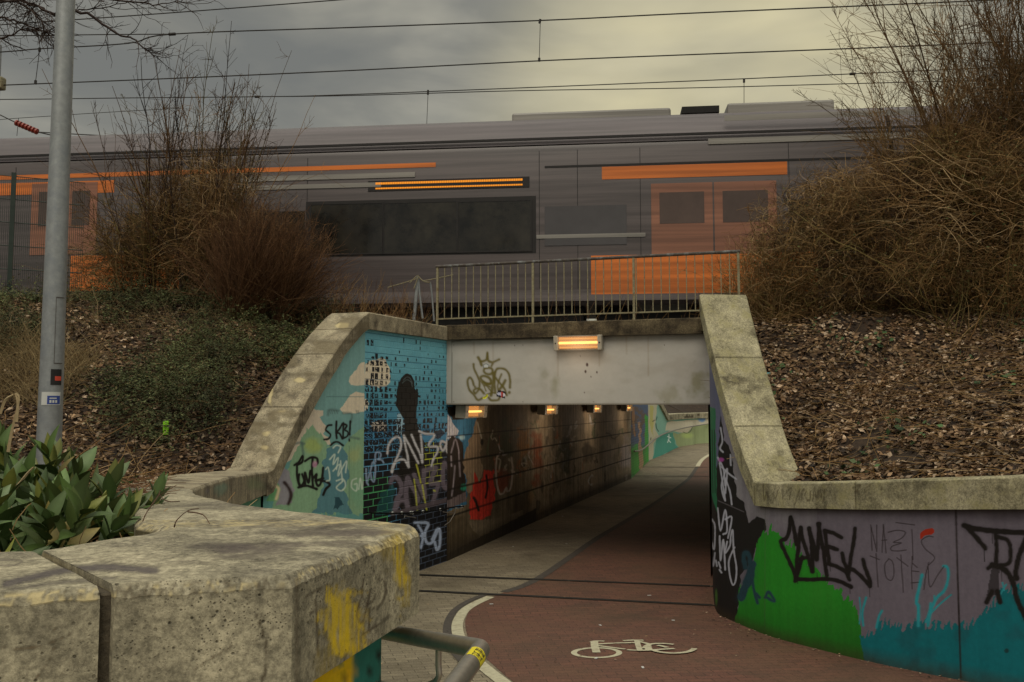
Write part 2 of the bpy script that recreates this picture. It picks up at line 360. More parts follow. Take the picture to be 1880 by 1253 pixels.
# ------------------------------------------------------------------ paint canvas
class Canvas:
    def __init__(s, P, base, k=2.2, su=None):
        s.sh = P.shape[:2]; s.P = P.reshape(-1, 3); s.px, s.py = proj(s.P); s.k = k
        s.s = None if su is None else su.reshape(-1); s.z = s.P[:, 2]
        s.c = np.tile(lin(base)*k, (len(s.P), 1)); s.al = np.zeros(len(s.P))
    def mixin(s, m, col, a=1.0):
        m = np.clip(m, 0, 1)*a; s.c = s.c*(1-m[:, None])+(lin(col)*s.k)[None, :]*m[:, None]; s.al = np.maximum(s.al*(1-m), 0)+m
    def poly(s, pts, col, a=1.0, wob=0, fr=.12, seed=1, rag=0):
        x, y = s.px, s.py
        if wob: x = x+(vnoise(x*fr, y*fr, seed)-.5)*2*wob; y = y+(vnoise(x*fr, y*fr, seed+9)-.5)*2*wob
        if rag: y = y+(vnoise(x*.35+y*.06, y*.02, seed+4)-.5)*2*rag
        ins = np.zeros(len(x), bool); p = np.array(pts, float); q = np.roll(p, -1, 0)
        for (x1, y1), (x2, y2) in zip(p, q):
            if y1 == y2: continue
            c = ((y1 > y) != (y2 > y)) & (x < (x2-x1)*(y-y1)/(y2-y1)+x1); ins ^= c
        s.mixin(ins.astype(float), col, a); return ins
    def stroke(s, pts, col, w=3, soft=1.0, a=1.0, sm=True):
        p = cr(pts, 5) if sm and len(pts) > 2 else np.array(pts, float)
        pad = w*1.6+soft*2+1
        idx = np.where((s.px > p[:, 0].min()-pad) & (s.px < p[:, 0].max()+pad) & (s.py > p[:, 1].min()-pad) & (s.py < p[:, 1].max()+pad))[0]
        if not len(idx): return
        x = s.px[idx]; y = s.py[idx]; d = np.full(len(idx), 1e9)
        for (x1, y1), (x2, y2) in zip(p[:-1], p[1:]):
            dx, dy = x2-x1, y2-y1; L = dx*dx+dy*dy+1e-9
            t = np.clip(((x-x1)*dx+(y-y1)*dy)/L, 0, 1); d = np.minimum(d, np.hypot(x-x1-t*dx, y-y1-t*dy))
        wv = w*(.82+.36*vnoise(x*.16+3, y*.16+1, 51)) if w > 2.2 else w
        m = np.zeros(len(s.px)); m[idx] = np.clip((wv/2-d)/soft+.5, 0, 1)
        if w > 3: h = np.zeros(len(s.px)); h[idx] = np.clip(1-(d-w/2)/(w*.9), 0, 1)**2*(.25+.5*vnoise(x*1.3, y*1.3, 8)); s.mixin(h*(m < .5), col, a*.38)
        s.mixin(m*(.86+.14*1) , col, a)
    def blob(s, cx, cy, rx, ry, col, a=1.0, soft=.5, wob=.3, seed=3):
        d = np.hypot((s.px-cx)/rx, (s.py-cy)/ry)+(fbm(s.px*.08, s.py*.08, 3, seed)-.5)*2*wob
        s.mixin(np.clip((1-d)/soft, 0, 1), col, a)
    def out(s, alpha=False):
        c = np.clip(s.c, 0, .9)
        return (np.hstack([c, s.al[:, None]]) if alpha else c).reshape(s.sh[0], s.sh[1], -1)
def zz(o, sc_, pts): return [(o[0]+x/sc_, o[1]+y/sc_) for x, y in pts]   # zoomed measurements to photo pixels
# ------------------------------------------------------------------ key plan points (metres)
P0 = np.array([-1.04, 14.1]); TD = np.array([.311, .950]); TD /= np.linalg.norm(TD)
BD = np.array([TD[1], -TD[0]])                       # along the portal, to the right
TW = 4.12; TL = 16.2; CEIL = 2.5
R0 = P0+BD*TW
C0 = P0-np.array([.4, .917])*2.42                    # corner of the brick wing
L0 = np.array([-2.70, 9.70])                         # foot of the left sloping wing
E0 = P0+TD*TL
RWALL = [(2.93, 12.87), (2.72, 12.0), (2.47, 10.75), (2.50, 10.2), (2.54, 9.86), (2.62, 9.3), (2.75, 8.85), (3.17, 7.89), (3.65, 7.1), (4.0, 6.58), (5.4, 5.1), (8.2, 2.6)]
def right_x(y):
    a = np.array(RWALL)[::-1]; r = np.interp(y, a[:, 1], a[:, 0])
    return np.where(y > 12.87, 2.93+(y-12.87)*TD[0]/TD[1], r)
# ------------------------------------------------------------------ ground, path, markings
gx = np.linspace(-400, 400, 9); GP = np.stack(np.meshgrid(gx, gx+100, indexing='ij'), -1)
tag(grid('ground', np.concatenate([GP, np.full(GP.shape[:2]+(1,), -.12)], -1), M['ground']), kind='structure')
ys = np.concatenate([np.arange(-6, 10.5, .5), np.arange(10.5, 29.5, .5), np.arange(29.5, 50.1, .5)]); xs = np.linspace(-7, 20, 28)
PP = np.stack(np.meshgrid(xs, ys, indexing='ij'), -1); PZ = g(PP[..., 1])
path = tag(grid('path', np.dstack([PP, PZ]), M['tan_pav'], smooth=False), kind='structure')
lane_px = [(1303, 836), (1290, 845), (1281, 855), (1264, 880), (1260, 883), (1217, 915.7), (1152, 957), (1100.5, 987.7), (1042, 1029), (997.5, 1060), (963, 1077), (930, 1087), (904, 1097), (867, 1118), (857, 1132), (854, 1146), (860, 1173), (876, 1195), (905, 1221), (943, 1253)]
lane_w = [on_ground(*p)[:2] for p in lane_px]
lane_w = [(12.5, 44.5)]+[tuple(p) for p in lane_w]+[(.35, 6.2), (1.0, 5.2), (2.4, 3.8), (4.5, 1.5)]
lw = np.array(cr(lane_w, 6)); lw = lw[np.argsort(lw[:, 1])]
yy = np.arange(2.4, 44.4, .06); lx = np.interp(yy, lw[:, 1], lw[:, 0]); rx = right_x(yy)+.04
rx = np.where(yy > 30.5, lx+2.2, rx); rx = np.maximum(rx, lx+.02)
tt = np.linspace(0, 1, 5)[:, None]
LP = np.stack([lx[None]*(1-tt)+rx[None]*tt, np.broadcast_to(yy, (5, len(yy))), np.broadcast_to(g(yy)+.004, (5, len(yy)))], -1)
lane = tag(grid('cycle_lane', LP, M['red_pav'], smooth=False), kind='structure')
def ground_ribbon(name, pts, wd, mat, parent, dz=.008, shift=0):
    p = np.array(pts)[:, :2]; seg = [p[0]]
    for a, b in zip(p[:-1], p[1:]):
        n = max(1, int(np.linalg.norm(b-a)/.06)); seg += [a+(b-a)*k/n for k in range(1, n+1)]
    p = np.array(seg); t = np.gradient(p, axis=0); t /= np.linalg.norm(t, axis=1)[:, None]+1e-9
    nrm = np.stack([-t[:, 1], t[:, 0]], -1); w_ = np.array(wd) if np.ndim(wd) else np.full(len(p), wd)
    a = p+nrm*(w_/2+shift)[:, None]; b = p-nrm*(w_/2-shift)[:, None]
    P = np.stack([np.column_stack([a, g(a[:, 1])+dz]), np.column_stack([b, g(b[:, 1])+dz])], 0)
    return grid(name, P, mat, parent, smooth=False)
def gpts(l): return [on_ground(*p)[:2] for p in l]
ground_ribbon('white_line', cr(gpts([(900, 1097), (873, 1109), (851, 1124), (841, 1142), (840, 1160), (848, 1180), (868, 1208), (900, 1236), (922, 1253), (960, 1285)]), 5), .125, M['white_line'], lane)
ground_ribbon('white_line', cr(gpts([(1303, 835), (1291, 843), (1284, 851), (1281, 857)]), 5), .16, M['white_line'], lane)
ground_ribbon('border_pavers', cr(gpts([(1280, 858), (1262, 882), (1215, 916), (1150, 957), (1098, 988), (1039, 1029), (995, 1059), (960, 1077), (925, 1088)]), 5), .13, M['grey_pav'], path, dz=.0075)
ground_ribbon('border_pavers', cr(gpts([(888, 1093), (858, 1106), (833, 1124), (823, 1142), (821, 1163), (828, 1188), (850, 1216)]), 5), .09, M['grey_pav'], path, dz=.0075)
for a, b in (((740, 1055.5), (1312, 1078)), ((730, 1084), (1314, 1113)), ((1180, 858.3), (1302, 858.8)), ((1158, 874.5), (1304, 875.5))):
    A, B = on_ground(*a), on_ground(*b)
    ground_ribbon('drain_channel', [A[:2], B[:2]], .085, M['chan'], path, dz=.012)
# bicycle symbol painted on the lane
def sym(l): return gpts(zz((1030, 1150), 6.963, l))
def ribbon_mb(mb, pts, w_, z=.008):
    p = np.array(pts); t = np.gradient(p, axis=0); t /= np.linalg.norm(t, axis=1)[:, None]+1e-9
    n = np.stack([-t[:, 1], t[:, 0]], -1)*w_/2; a, b = p+n, p-n; m = len(p)
    vs = [(q[0], q[1], g(q[1])+z) for q in a]+[(q[0], q[1], g(q[1])+z) for q in b]
    mb.add(vs, [(i, i+1, m+i+1, m+i) for i in range(m-1)])
el = [(455+290*math.cos(a), 350+62*math.sin(a)) for a in np.linspace(0, 2*math.pi, 40)]
parts_ = [(el, .055), ([(385, 215), (430, 203), (500, 200), (555, 203)], .05), ([(425, 205), (430, 260), (440, 300), (455, 350)], .075),
          ([(430, 243), (700, 228), (950, 222)], .05), ([(440, 258), (620, 282), (820, 308)], .045), ([(845, 315), (900, 320), (1000, 325)], .045),
          ([(795, 200), (920, 193), (1055, 195)], .055), ([(970, 200), (985, 260), (1010, 328)], .055),
          ([(1000, 212), (1080, 232), (1130, 247)], .05), ([(1060, 300), (1100, 265), (1170, 243), (1300, 238), (1440, 250)], .05), ([(1110, 265), (1110, 290), (1130, 325)], .07),
          ([(1235, 262), (1300, 275), (1360, 292)], .05), ([(970, 330), (1150, 325), (1300, 315), (1450, 306)], .05),
          ([(1170, 325), (1260, 350), (1400, 365), (1540, 360), (1640, 343), (1690, 320), (1705, 305)], .055)]
bs = MB()
for k, (l, w_) in enumerate(parts_): ribbon_mb(bs, cr(sym(l), 4) if len(l) > 3 and k else sym(l), w_, .0085+k*.0006)
bs.build('bicycle_symbol', M['white_line'], lane)
# litter specks on the paving
mb = MB()
for px_, py_ in [(1095, 1211), (1102, 1150), (1180, 1228), (1192, 1095), (902, 1111), (1040, 1000), (1195, 870.5), (1204, 870.5), (1033, 949), (942, 1005), (1236, 1141)]:
    p = on_ground(px_, py_); a = random.random()*3
    for q in range(1): mb.box((p[0], p[1], p[2]+.012), (.035+random.random()*.03, .02, .004), (math.cos(a), math.sin(a)))
tag(mb.build('paper_scraps', M['st_white']), 'small pale scraps of paper and gum lying on the paving', 'litter', kind='stuff')
# ------------------------------------------------------------------ wall builders
def resample(st, step):
    """st: rows [ox,oy,ix,iy,z,...]; resample along the outer edge"""
    st = np.array(st, float); out = [st[0]]
    for a, b in zip(st[:-1], st[1:]):
        L = max(np.linalg.norm(a[:2]-b[:2]), np.linalg.norm(a[2:4]-b[2:4]), abs(a[4]-b[4]))
        n = max(1, int(math.ceil(L/step))); out += [a+(b-a)*k/n for k in range(1, n+1)]
    return np.array(out)
def coping(st, mat, parent, step=.03, cross=.04, ch=.014, amp=.003, paint=None, seed=0):
    """one coping stone; columns ox,oy,ix,iy,ztop,thickness"""
    S = resample(st, step); prof = []   # (a, dz_from_top, down fraction) a: 0 inner .. 1 outer
    W = np.linalg.norm(S[:, :2]-S[:, 2:4], axis=1).mean(); T = S[:, 5].mean()
    nf = max(2, int(T/cross)); nt_ = max(2, int(W/cross)); c = ch/W
    for k in range(nf+1): prof.append((1.0, 1-(1-ch/T)*k/nf))
    for k in (1, 2): prof.append((1-c*k/3*1.0, ch/T*(1-k/3)*.7))
    for k in range(nt_+1): prof.append((1-c-(1-2*c)*k/nt_, 0.0))
    for k in (1, 2): prof.append((c*(1-k/3), ch/T*k/3*.9))
    for k in range(nf+1): prof.append((0.0, ch/T+(1-ch/T)*k/nf))
    A = np.array([p[0] for p in prof]); D = np.array([p[1] for p in prof])
    XY = S[:, None, 2:4]+(S[:, None, :2]-S[:, None, 2:4])*A[None, :, None]
    Z = S[:, 4][:, None]-S[:, 5][:, None]*D[None]
    P = np.dstack([XY, Z])
    nz = fbm(P[..., 0]*9+P[..., 2]*5, P[..., 1]*9+P[..., 2]*7, 4, seed)-.5
    edge = ((D > 0) & (D < .25) & (A > .8))[None]*1.0
    P[..., 2] += nz*amp*2*(D < .9)[None]-edge*np.abs(fbm(P[..., 0]*30, P[..., 1]*30, 3, 5)-.35)*amp*4*(P[..., 2]*0+1)
    col = paint(P) if paint else np.zeros(P.shape[:2]+(4,))
    nu, nv = P.shape[:2]; i = np.arange(nu*nv).reshape(nu, nv)
    Q = np.stack([i[:-1, :-1], i[:-1, 1:], i[1:, 1:], i[1:, :-1]], -1).reshape(-1, 4)
    # closing faces: bottom and the two ends, as quads across the stone
    bot = np.stack([i[:-1, -1], i[:-1, 0], i[1:, 0], i[1:, -1]], -1)
    ends = []
    for r, fl in ((0, 0), (nu-1, 1)):
        row = i[r]; m = nv
        for k in range(m//2-1):
            q = [row[k], row[k+1], row[m-2-k], row[m-1-k]]; ends.append(q if fl else q[::-1])
    Q = np.vstack([Q, bot, np.array(ends)])
    return np_mesh('coping_stone', P.reshape(-1, 3), Q, mat, parent, col.reshape(nu*nv, -1))
def joint_split(st, fr):          # split a station list at fractional outer lengths -> stones with 8 mm gaps
    S = resample(st, .01); d = np.concatenate([[0], np.cumsum(np.linalg.norm(np.diff(S[:, :2], axis=0), axis=1))]); L = d[-1]
    res = []; cuts = [0]+list(fr)+[1]
    for a, b in zip(cuts[:-1], cuts[1:]):
        lo, hi = a*L+(.007 if a > 0 else 0), b*L-(.007 if b < 1 else 0)
        k = [j for j in range(len(S)) if lo < d[j] < hi]
        row = lambda q: np.array([np.interp(q, d, S[:, c]) for c in range(S.shape[1])])
        res.append(np.vstack([row(lo), S[k[::3]], row(hi)]))
    return res
def wall_grid(line, zb, zt, du, dv):
    """line: list of xy; zb, zt: functions of arclength fraction index arrays (s) -> z; returns P, s"""
    p = np.array(line, float); d = np.concatenate([[0], np.cumsum(np.linalg.norm(np.diff(p, axis=0), axis=1))])
    s = np.linspace(0, d[-1], max(2, int(d[-1]/du)+1)); X = np.interp(s, d, p[:, 0]); Y = np.interp(s, d, p[:, 1])
    b, t = zb(s, X, Y), zt(s, X, Y); nv = max(2, int((t-b).max()/dv)+1); v = np.linspace(0, 1, nv)
    Z = b[:, None]+(t-b)[:, None]*v[None]
    return np.dstack([np.repeat(X[:, None], nv, 1), np.repeat(Y[:, None], nv, 1), Z]), np.repeat(s[:, None], nv, 1)
def backing(line, nrm_off, zb, zt, mat, parent, name='wall_core'):
    """solid mass behind the painted skin"""
    mb = MB(); p = [np.array(q, float) for q in line]
    for a, b in zip(p[:-1], p[1:]):
        t = (b-a)/np.linalg.norm(b-a); n = np.array([-t[1], t[0]])*nrm_off; e = n*.04
        za0, zb0, za1, zb1 = zb(a), zb(b), zt(a), zt(b)
        q = [(*(a+e), za0), (*(b+e), zb0), (*(b+n), zb0), (*(a+n), za0), (*(a+e), za1), (*(b+e), zb1), (*(b+n), zb1), (*(a+n), za1)]
        mb.hexa(q)
    return mb.build(name, mat, parent)
# ------------------------------------------------------------------ left retaining wall (foreground, then round to the wing)
lwall = thing('retaining_wall', 'foreground concrete wall with wide coping, yellow paint and a pointed nose', 'wall', (-.6, 2.3, .7))
ST = [(-3.6, 1.15, -3.7, 1.62, 2.16), (-.987, 1.68, -1.27, 2.165, 2.14), (-.80, 1.756, -1.18, 2.19, 2.14), (-.46, 1.86, -1.03, 2.47, 2.14),
      (-.27, 2.58, -.99, 2.56, 2.14), (-.285, 2.65, -1.0, 2.585, 2.138), (-.34, 2.71, -1.03, 2.61, 2.136), (-.54, 2.88, -1.16, 2.72, 2.132), (-1.08, 3.45, -1.5, 3.5, 2.11),
      (-1.42, 3.98, -1.83, 4.17, 2.09), (-1.58, 4.35, -2.02, 4.6, 2.078), (-1.80, 5.2, -2.26, 5.45, 2.03), (-2.14, 6.7, -2.63, 6.85, 1.95), (-2.70, 9.70, -3.22, 9.85, 1.755)]
ST = [s_+(.245,) for s_ in ST]
def near_paint(P):
    c = Canvas(P, (0, 0, 0), 2.0); face = (c.z < 2.134)
    Y1, Y2 = (165, 140, 25), (150, 128, 45)
    c.blob(630, 1135, 50, 62, Y1, .9, .35, .5, 11); c.blob(600, 1225, 30, 50, Y2, .5, .5, .5, 15); c.blob(640, 1185, 42, 30, Y1, .9, .4, .4, 16)
    c.blob(735, 1030, 16, 95, Y1, .85, .5, .6, 12); c.blob(748, 1070, 8, 60, Y1, .6, .5, .5, 13); c.blob(715, 1000, 22, 60, Y2, .55, .6, .5, 14)
    st = vnoise(c.px*.45, c.py*.03, 5); c.al *= np.clip(st*1.6, .25, 1)
    c.al *= face*1.0
    K = (62, 50, 38)
    for l in ([(668, 1065), (664, 1090), (676, 1110), (690, 1095)], [(690, 1062), (705, 1068), (708, 1090), (695, 1115), (680, 1118)], [(662, 1100), (655, 1130), (665, 1145), (672, 1120), (680, 1085)],
              [(678, 1118), (677, 1160)], [(677, 1160), (715, 1132)], [(665, 1165), (690, 1148)], [(560, 1098), (575, 1088), (590, 1080)], [(580, 1100), (582, 1150), (584, 1200)], [(570, 1125), (590, 1112)]):
        c.stroke(l, K, 3.2, 2, .75)
    for l in ([(472, 1130), (482, 1160), (490, 1190), (489, 1225), (480, 1253)], [(0, 1185), (30, 1192), (80, 1185), (130, 1165)], [(95, 1150), (105, 1165), (98, 1180)], [(355, 1230), (395, 1205), (424, 1188)], [(60, 1253), (85, 1220), (100, 1190)]):
        c.stroke(l, (55, 45, 32) if l[0][0] == 472 else (95, 80, 60), 6 if l[0][0] == 472 else 2.5, 2.5, .8)
    # dark weathering stain and sprayed marks on the top
    top = ~face
    m = np.zeros(len(c.px)); D = (68, 60, 58)
    s2 = fbm(c.px*.012+3, c.py*.09, 5, 21); band = np.exp(-((c.py-1000-(c.px-500)*-.13)/28)**2)
    c.mixin(top*np.clip((s2-.46)*6, 0, 1)*band*np.clip((c.px-220)/200, 0, 1), D, .75)
    s3 = fbm(c.px*.02+9, c.py*.12, 4, 27); c.mixin(top*np.clip((s3-.52)*6, 0, 1)*(c.py < 990), (84, 76, 66), .5)
    # chipped pale arris; planter shade painted dark onto the inner face
    dz = 2.14-c.z; ar = (dz > .003) & (dz < .026) & (c.py > 955); sp0 = .6*fbm(c.P[:, 0]*150, c.P[:, 1]*150+c.z*120, 3, 61)+.4*fbm(c.P[:, 0]*18, c.P[:, 1]*18, 3, 63)
    c.mixin(ar*np.clip((sp0-.48)*10, 0, 1), (168, 152, 110), .7); c.mixin(ar*np.clip((.46-sp0)*12, 0, 1), (66, 56, 42), .65)
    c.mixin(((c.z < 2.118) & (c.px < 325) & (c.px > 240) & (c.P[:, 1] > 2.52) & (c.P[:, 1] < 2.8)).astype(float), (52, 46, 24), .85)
    c.mixin(face*np.exp(-((c.px-545)/5)**2)*(c.py > 1060), (70, 58, 44), .55)
    a0 = c.al.copy(); c.stroke([(10, 1073), (60, 1060), (130, 1046), (200, 1042), (285, 1048)], (58, 52, 56), 13, 6, .8); c.stroke([(20, 1082), (110, 1070), (210, 1062)], (66, 60, 60), 6, 5, .6)
    c.stroke([(0, 1038), (25, 1038), (40, 1032), (30, 1028), (0, 1029)], (90, 82, 75), 3, 3, .7)
    return c.out(True)
S_all = np.array(ST)
stones = [S_all[0:3].copy(), S_all[2:7].copy()]
stones[0][-1, :4] += [-.013, -.004, -.013, -.004]; stones[1][0, :4] += [.012, .004, .012, .004]
stones[1] = S_all[2:11].copy(); stones[1][0, :4] += [.012, .004, .012, .004]
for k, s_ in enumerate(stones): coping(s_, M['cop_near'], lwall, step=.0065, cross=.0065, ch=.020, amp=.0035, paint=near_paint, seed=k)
jf = S_all[1:3].copy(); a_, b_ = stones[0][-1].copy(), stones[1][0].copy()
for r_ in (a_, b_):
    d_ = r_[2:4]-r_[0:2]; r_[0:2] += d_*.035; r_[2:4] -= d_*.05; r_[4] -= .016; r_[5] = .22
coping(np.array([a_, b_]), M['joint'], lwall, step=.02, cross=.02, ch=.004, amp=.002).name = 'joint_filler'
far = joint_split(S_all[10:14], [.28, .62])
far[0][0, :4] += [-.003, .009, -.003, .009]
def far_paint(P):
    c = Canvas(P, (0, 0, 0), 2.2)
    c.blob(405, 893, 16, 22, (98, 128, 112), .6, .5, .5, 4); c.blob(470, 890, 26, 16, (105, 120, 85), .5, .5, .5, 6); c.blob(380, 890, 8, 20, (105, 100, 110), .5, .5, .5, 8); c.al *= (P[..., 2].reshape(-1) < (pl(c.P[:, 1], [(4, 2.06), (9.7, 1.735)])))
    return c.out(True)
for k, s_ in enumerate(far): coping(s_, M['cop_left'], lwall, step=.03, cross=.03, paint=far_paint, seed=k+5)
# wall below the coping
wl = [(-3.6, 1.25), (-.98, 1.78), (-.52, 1.93), (-.365, 2.5), (-.40, 2.60), (-.58, 2.80), (-1.14, 3.42), (-1.49, 3.98), (-1.65, 4.38), (-1.87, 5.22), (-2.21, 6.72), (-2.77, 9.72)]
Pw, sw = wall_grid(wl, lambda s, X, Y: g(Y)-.05, lambda s, X, Y: np.interp(s, [0, 5, 12], [1.915, 1.90, 1.51]), .03, .03)
cv = Canvas(Pw, (30, 82, 74), 2.3)
cv.mixin(np.clip((Pw[..., 1].reshape(-1)-4)/2, 0, 1), (70, 112, 92)); cv.blob(640, 1215, 12, 50, (185, 140, 15), 1, .3, .4); cv.blob(605, 1250, 45, 35, (175, 140, 15), 1, .3, .4)
for l in ([(668, 1253), (690, 1215), (700, 1195)], [(640, 1255), (660, 1230)], [(700, 1253), (704, 1230)], [(628, 1253), (640, 1240)]): cv.stroke(l, (15, 22, 18), 4, 2)
grid('painted_wall', Pw, M['teal'], lwall, cv.out(), flip=True)
backing(wl, .32, lambda p: float(g(p[1]))-.05, lambda p: float(np.interp(p[1], [2, 9.7], [1.89, 1.50])), M['conc_dark'], lwall)
# ------------------------------------------------------------------ left wing wall: smooth sloping part and brick part
wing = thing('wing_wall', 'left wing wall painted with sky, clouds and black brick mural, steep concrete coping', 'wall', (-2.0, 11.9, 0))
zw = [(0, 1.53), (.25, 1.80), (.60, 2.28), (1.05, 2.72), (1.55, 3.12), (2.02, 3.42), (2.28, 3.52)]   # underside of the coping along the smooth wing
WL = [L0-np.array([.04, .0]), C0]; wlen = np.linalg.norm(WL[1]-WL[0])
WD = (WL[1]-WL[0])/wlen
zw = []
for px_, py_ in ((493, 901), (515, 851), (540, 798), (565, 752), (590, 707), (610, 676), (630, 647), (648, 626), (667, 604)):
    q = on_plane(px_, py_, WL[0], WD); zw.append((float(np.dot(q[:2]-WL[0], WD)), float(q[2])))
zw = [(0, zw[0][1]-.02)]+[a for a in zw if a[0] > .01]
Pw, sw = wall_grid(WL, lambda s, X, Y: g(Y)-.02, lambda s, X, Y: pl(s, zw), .010, .010)
cv = Canvas(Pw, (88, 119, 117), 2.55)
o, k_ = (460, 580), 3.2975
cv.mixin(np.clip((cv.py-760)/120, 0, 1), (72, 112, 108))
CL = (158, 148, 130)
cv.poly(zz(o, k_, [(700, 280), (665, 285), (640, 330), (610, 365), (595, 395), (605, 420), (640, 425), (680, 415), (720, 425), (720, 280)]), CL, wob=2)
cv.poly(zz(o, k_, [(545, 560), (580, 520), (600, 475), (640, 460), (680, 470), (720, 500), (720, 580), (650, 590), (600, 590), (560, 598)]), CL, wob=2)
cv.poly(zz(o, k_, [(340, 590), (370, 560), (400, 575), (440, 570), (440, 600), (415, 610), (440, 640), (460, 690), (440, 720), (480, 740), (480, 780), (400, 790), (300, 800), (240, 880), (200, 900), (330, 640)]), (152, 142, 126), wob=2)
cv.poly(zz(o, k_, [(300, 760), (330, 700), (345, 680), (360, 690), (380, 650), (395, 700), (430, 730), (460, 790), (560, 800), (640, 690), (700, 680), (705, 1200), (100, 1200), (240, 900), (270, 820)]), (98, 124, 98), wob=3, rag=4)
cv.blob(575, 818, 20, 16, (120, 132, 72), .8, .6, .4); cv.blob(650, 838, 18, 22, (118, 128, 88), .8, .6, .4); cv.blob(660, 905, 25, 30, (88, 122, 98), .8, .6, .4)
cv.poly(zz(o, k_, [(440, 900), (470, 800), (540, 780), (590, 860), (600, 980), (560, 1060), (620, 1200), (380, 1200), (440, 1040)]), (58, 92, 102), .9, wob=4)
cv.poly(zz(o, k_, [(150, 980), (200, 900), (240, 950), (260, 1060), (250, 1140), (150, 1150), (190, 1060)]), (108, 102, 110), .9, wob=3)
cv.poly(zz(o, k_, [(90, 1120), (150, 1000), (175, 1030), (150, 1120)]), (78, 120, 78), .9, wob=3)
cv.stroke(zz(o, k_, [(205, 1010), (235, 1050), (245, 1090), (230, 1140)]), (40, 30, 30), 6, 3)
cv.stroke(zz(o, k_, [(150, 1030), (170, 1050), (155, 1110)]), (165, 150, 120), 5, 2)
cv.poly(zz(o, k_, [(505, 1100), (540, 1095), (565, 1140), (530, 1180), (500, 1170)]), (30, 55, 62), wob=3)
cv.stroke(zz(o, k_, [(460, 490), (700, 491)]), (45, 70, 72), 1.2, 1, .8, sm=False); cv.stroke(zz(o, k_, [(597, 790), (597, 1190)]), (60, 80, 75), 1.2, 1, .7, sm=False)
for l in ([(470, 600), (475, 570), (530, 575)], [(560, 590), (612, 595), (608, 640)], [(240, 790), (290, 770), (325, 775)], [(310, 770), (320, 840)], [(600, 735), (655, 745)]): cv.stroke(zz(o, k_, l), (60, 78, 75), 4, 3, .7)
for x in (478, 490, 505, 520, 640, 650): cv.stroke(zz(o, k_, [(x, 575), (x+6, 592)]), (50, 60, 60), 2, 2, .6)
K = (16, 14, 12)
def letters(cv, o, k, ls, col, w_, soft=1.2, a=1.0):
    for l in ls: cv.stroke(zz(o, k, l), col, w_, soft, a)
letters(cv, o, k_, [[(490, 662), (468, 666), (455, 690), (470, 705), (484, 722), (472, 745), (445, 750)], [(520, 640), (518, 700), (522, 742)], [(555, 655), (535, 690), (520, 705), (540, 715), (555, 745)], [(562, 650), (560, 740)],
                    [(562, 655), (583, 665), (570, 690), (590, 705), (585, 730), (560, 742)], [(604, 640), (600, 720)], [(597, 748), (598, 758)], [(485, 785), (505, 768), (530, 765), (560, 785)]], K, 3.6)
letters(cv, o, k_, [[(265, 905), (290, 890), (315, 850), (312, 885), (280, 905)], [(280, 895), (282, 960), (290, 1010), (300, 1035)], [(295, 960), (290, 1000), (305, 1030), (325, 1000), (312, 960)], [(330, 1030), (330, 950), (350, 1010), (362, 940)],
                    [(330, 880), (365, 860), (400, 862), (405, 890), (390, 905)], [(375, 870), (372, 950), (378, 1030)], [(385, 980), (400, 960), (395, 1000), (410, 1030), (430, 1000), (440, 920)], [(425, 1000), (460, 1005), (480, 1025), (455, 1050), (440, 1085)],
                    [(290, 1040), (340, 1030), (400, 1050)], [(395, 1000), (440, 985)]], K, 4.6)
letters(cv, o, k_, [[(500, 800), (520, 785), (545, 795), (530, 830)], [(480, 870), (510, 840), (500, 900), (530, 860), (520, 930)], [(455, 930), (470, 920), (480, 990), (460, 1000)], [(500, 940), (540, 900), (530, 970), (580, 880), (575, 950)],
                    [(520, 1000), (560, 990), (575, 1030), (550, 1060), (520, 1040), (560, 1000)], [(640, 985), (615, 1000), (612, 1040), (640, 1060), (645, 1020), (630, 1020)], [(655, 1050), (665, 985), (675, 1050), (685, 990)], [(545, 880), (555, 1000)]], (150, 160, 148), 2.6, 1.6, .8)
cv.blob(578, 853, 5, 7, (150, 110, 130), .7); letters(cv, o, k_, [[(110, 1000), (140, 880), (165, 840), (130, 980)]], (95, 45, 50), 2.5, 2, .5)
grid('mural_wall', Pw, M['paint'], wing, cv.out(), flip=True)
# brick wing
BL = [C0, P0]; blen = np.linalg.norm(P0-C0); BWD = (P0-C0)/blen; BNR = np.array([BWD[1], -BWD[0]])
Pw, sw = wall_grid(BL, lambda s, X, Y: g(Y)-.02, lambda s, X, Y: np.full_like(s, 3.52), .0085, .0085)
BH, BWi = .0915, .245
zf = Pw[..., 2]/BH; row = np.floor(zf); fz = zf-row; uf = sw/BWi+(row % 2)*.5; colm = np.floor(uf); fu = uf-colm
mort = ((fz < .11) | (fu < .045)).astype(float)
Pw[..., :2] -= (BNR*.005)[None, None]*(-mort[..., None])*-1.0
cv = Canvas(Pw, (56, 103, 119), 2.55, su=sw); mo = mort.reshape(-1) > .5; rw = row.reshape(-1); cl = colm.reshape(-1); fzz, fuu = fz.reshape(-1), fu.reshape(-1)
cv.mixin(np.clip((740-cv.py)/90, 0, 1)*(.35+.65*fbm(cv.px*.05, cv.py*.05, 4, 14)), (84, 132, 142)); cv.mixin(np.clip((cv.py-740)/60, 0, 1)*.6, (44, 92, 128))
o, k_ = (460, 580), 3.2975
cv.poly(zz(o, k_, [(690, 290), (740, 265), (780, 255), (815, 265), (845, 330), (845, 400), (820, 425), (780, 435), (690, 420)]), (158, 148, 130), wob=2)
cv.poly(zz(o, k_, [(695, 500), (715, 530), (700, 570), (690, 575)]), (158, 148, 130), wob=2)
cv.poly(zz(o, k_, [(720, 650), (780, 640), (830, 660), (820, 705), (740, 700)]), (150, 140, 128), .9, wob=3); cv.poly(zz(o, k_, [(890, 590), (920, 590), (930, 660), (925, 720), (880, 700)]), (120, 140, 150), .8, wob=3)
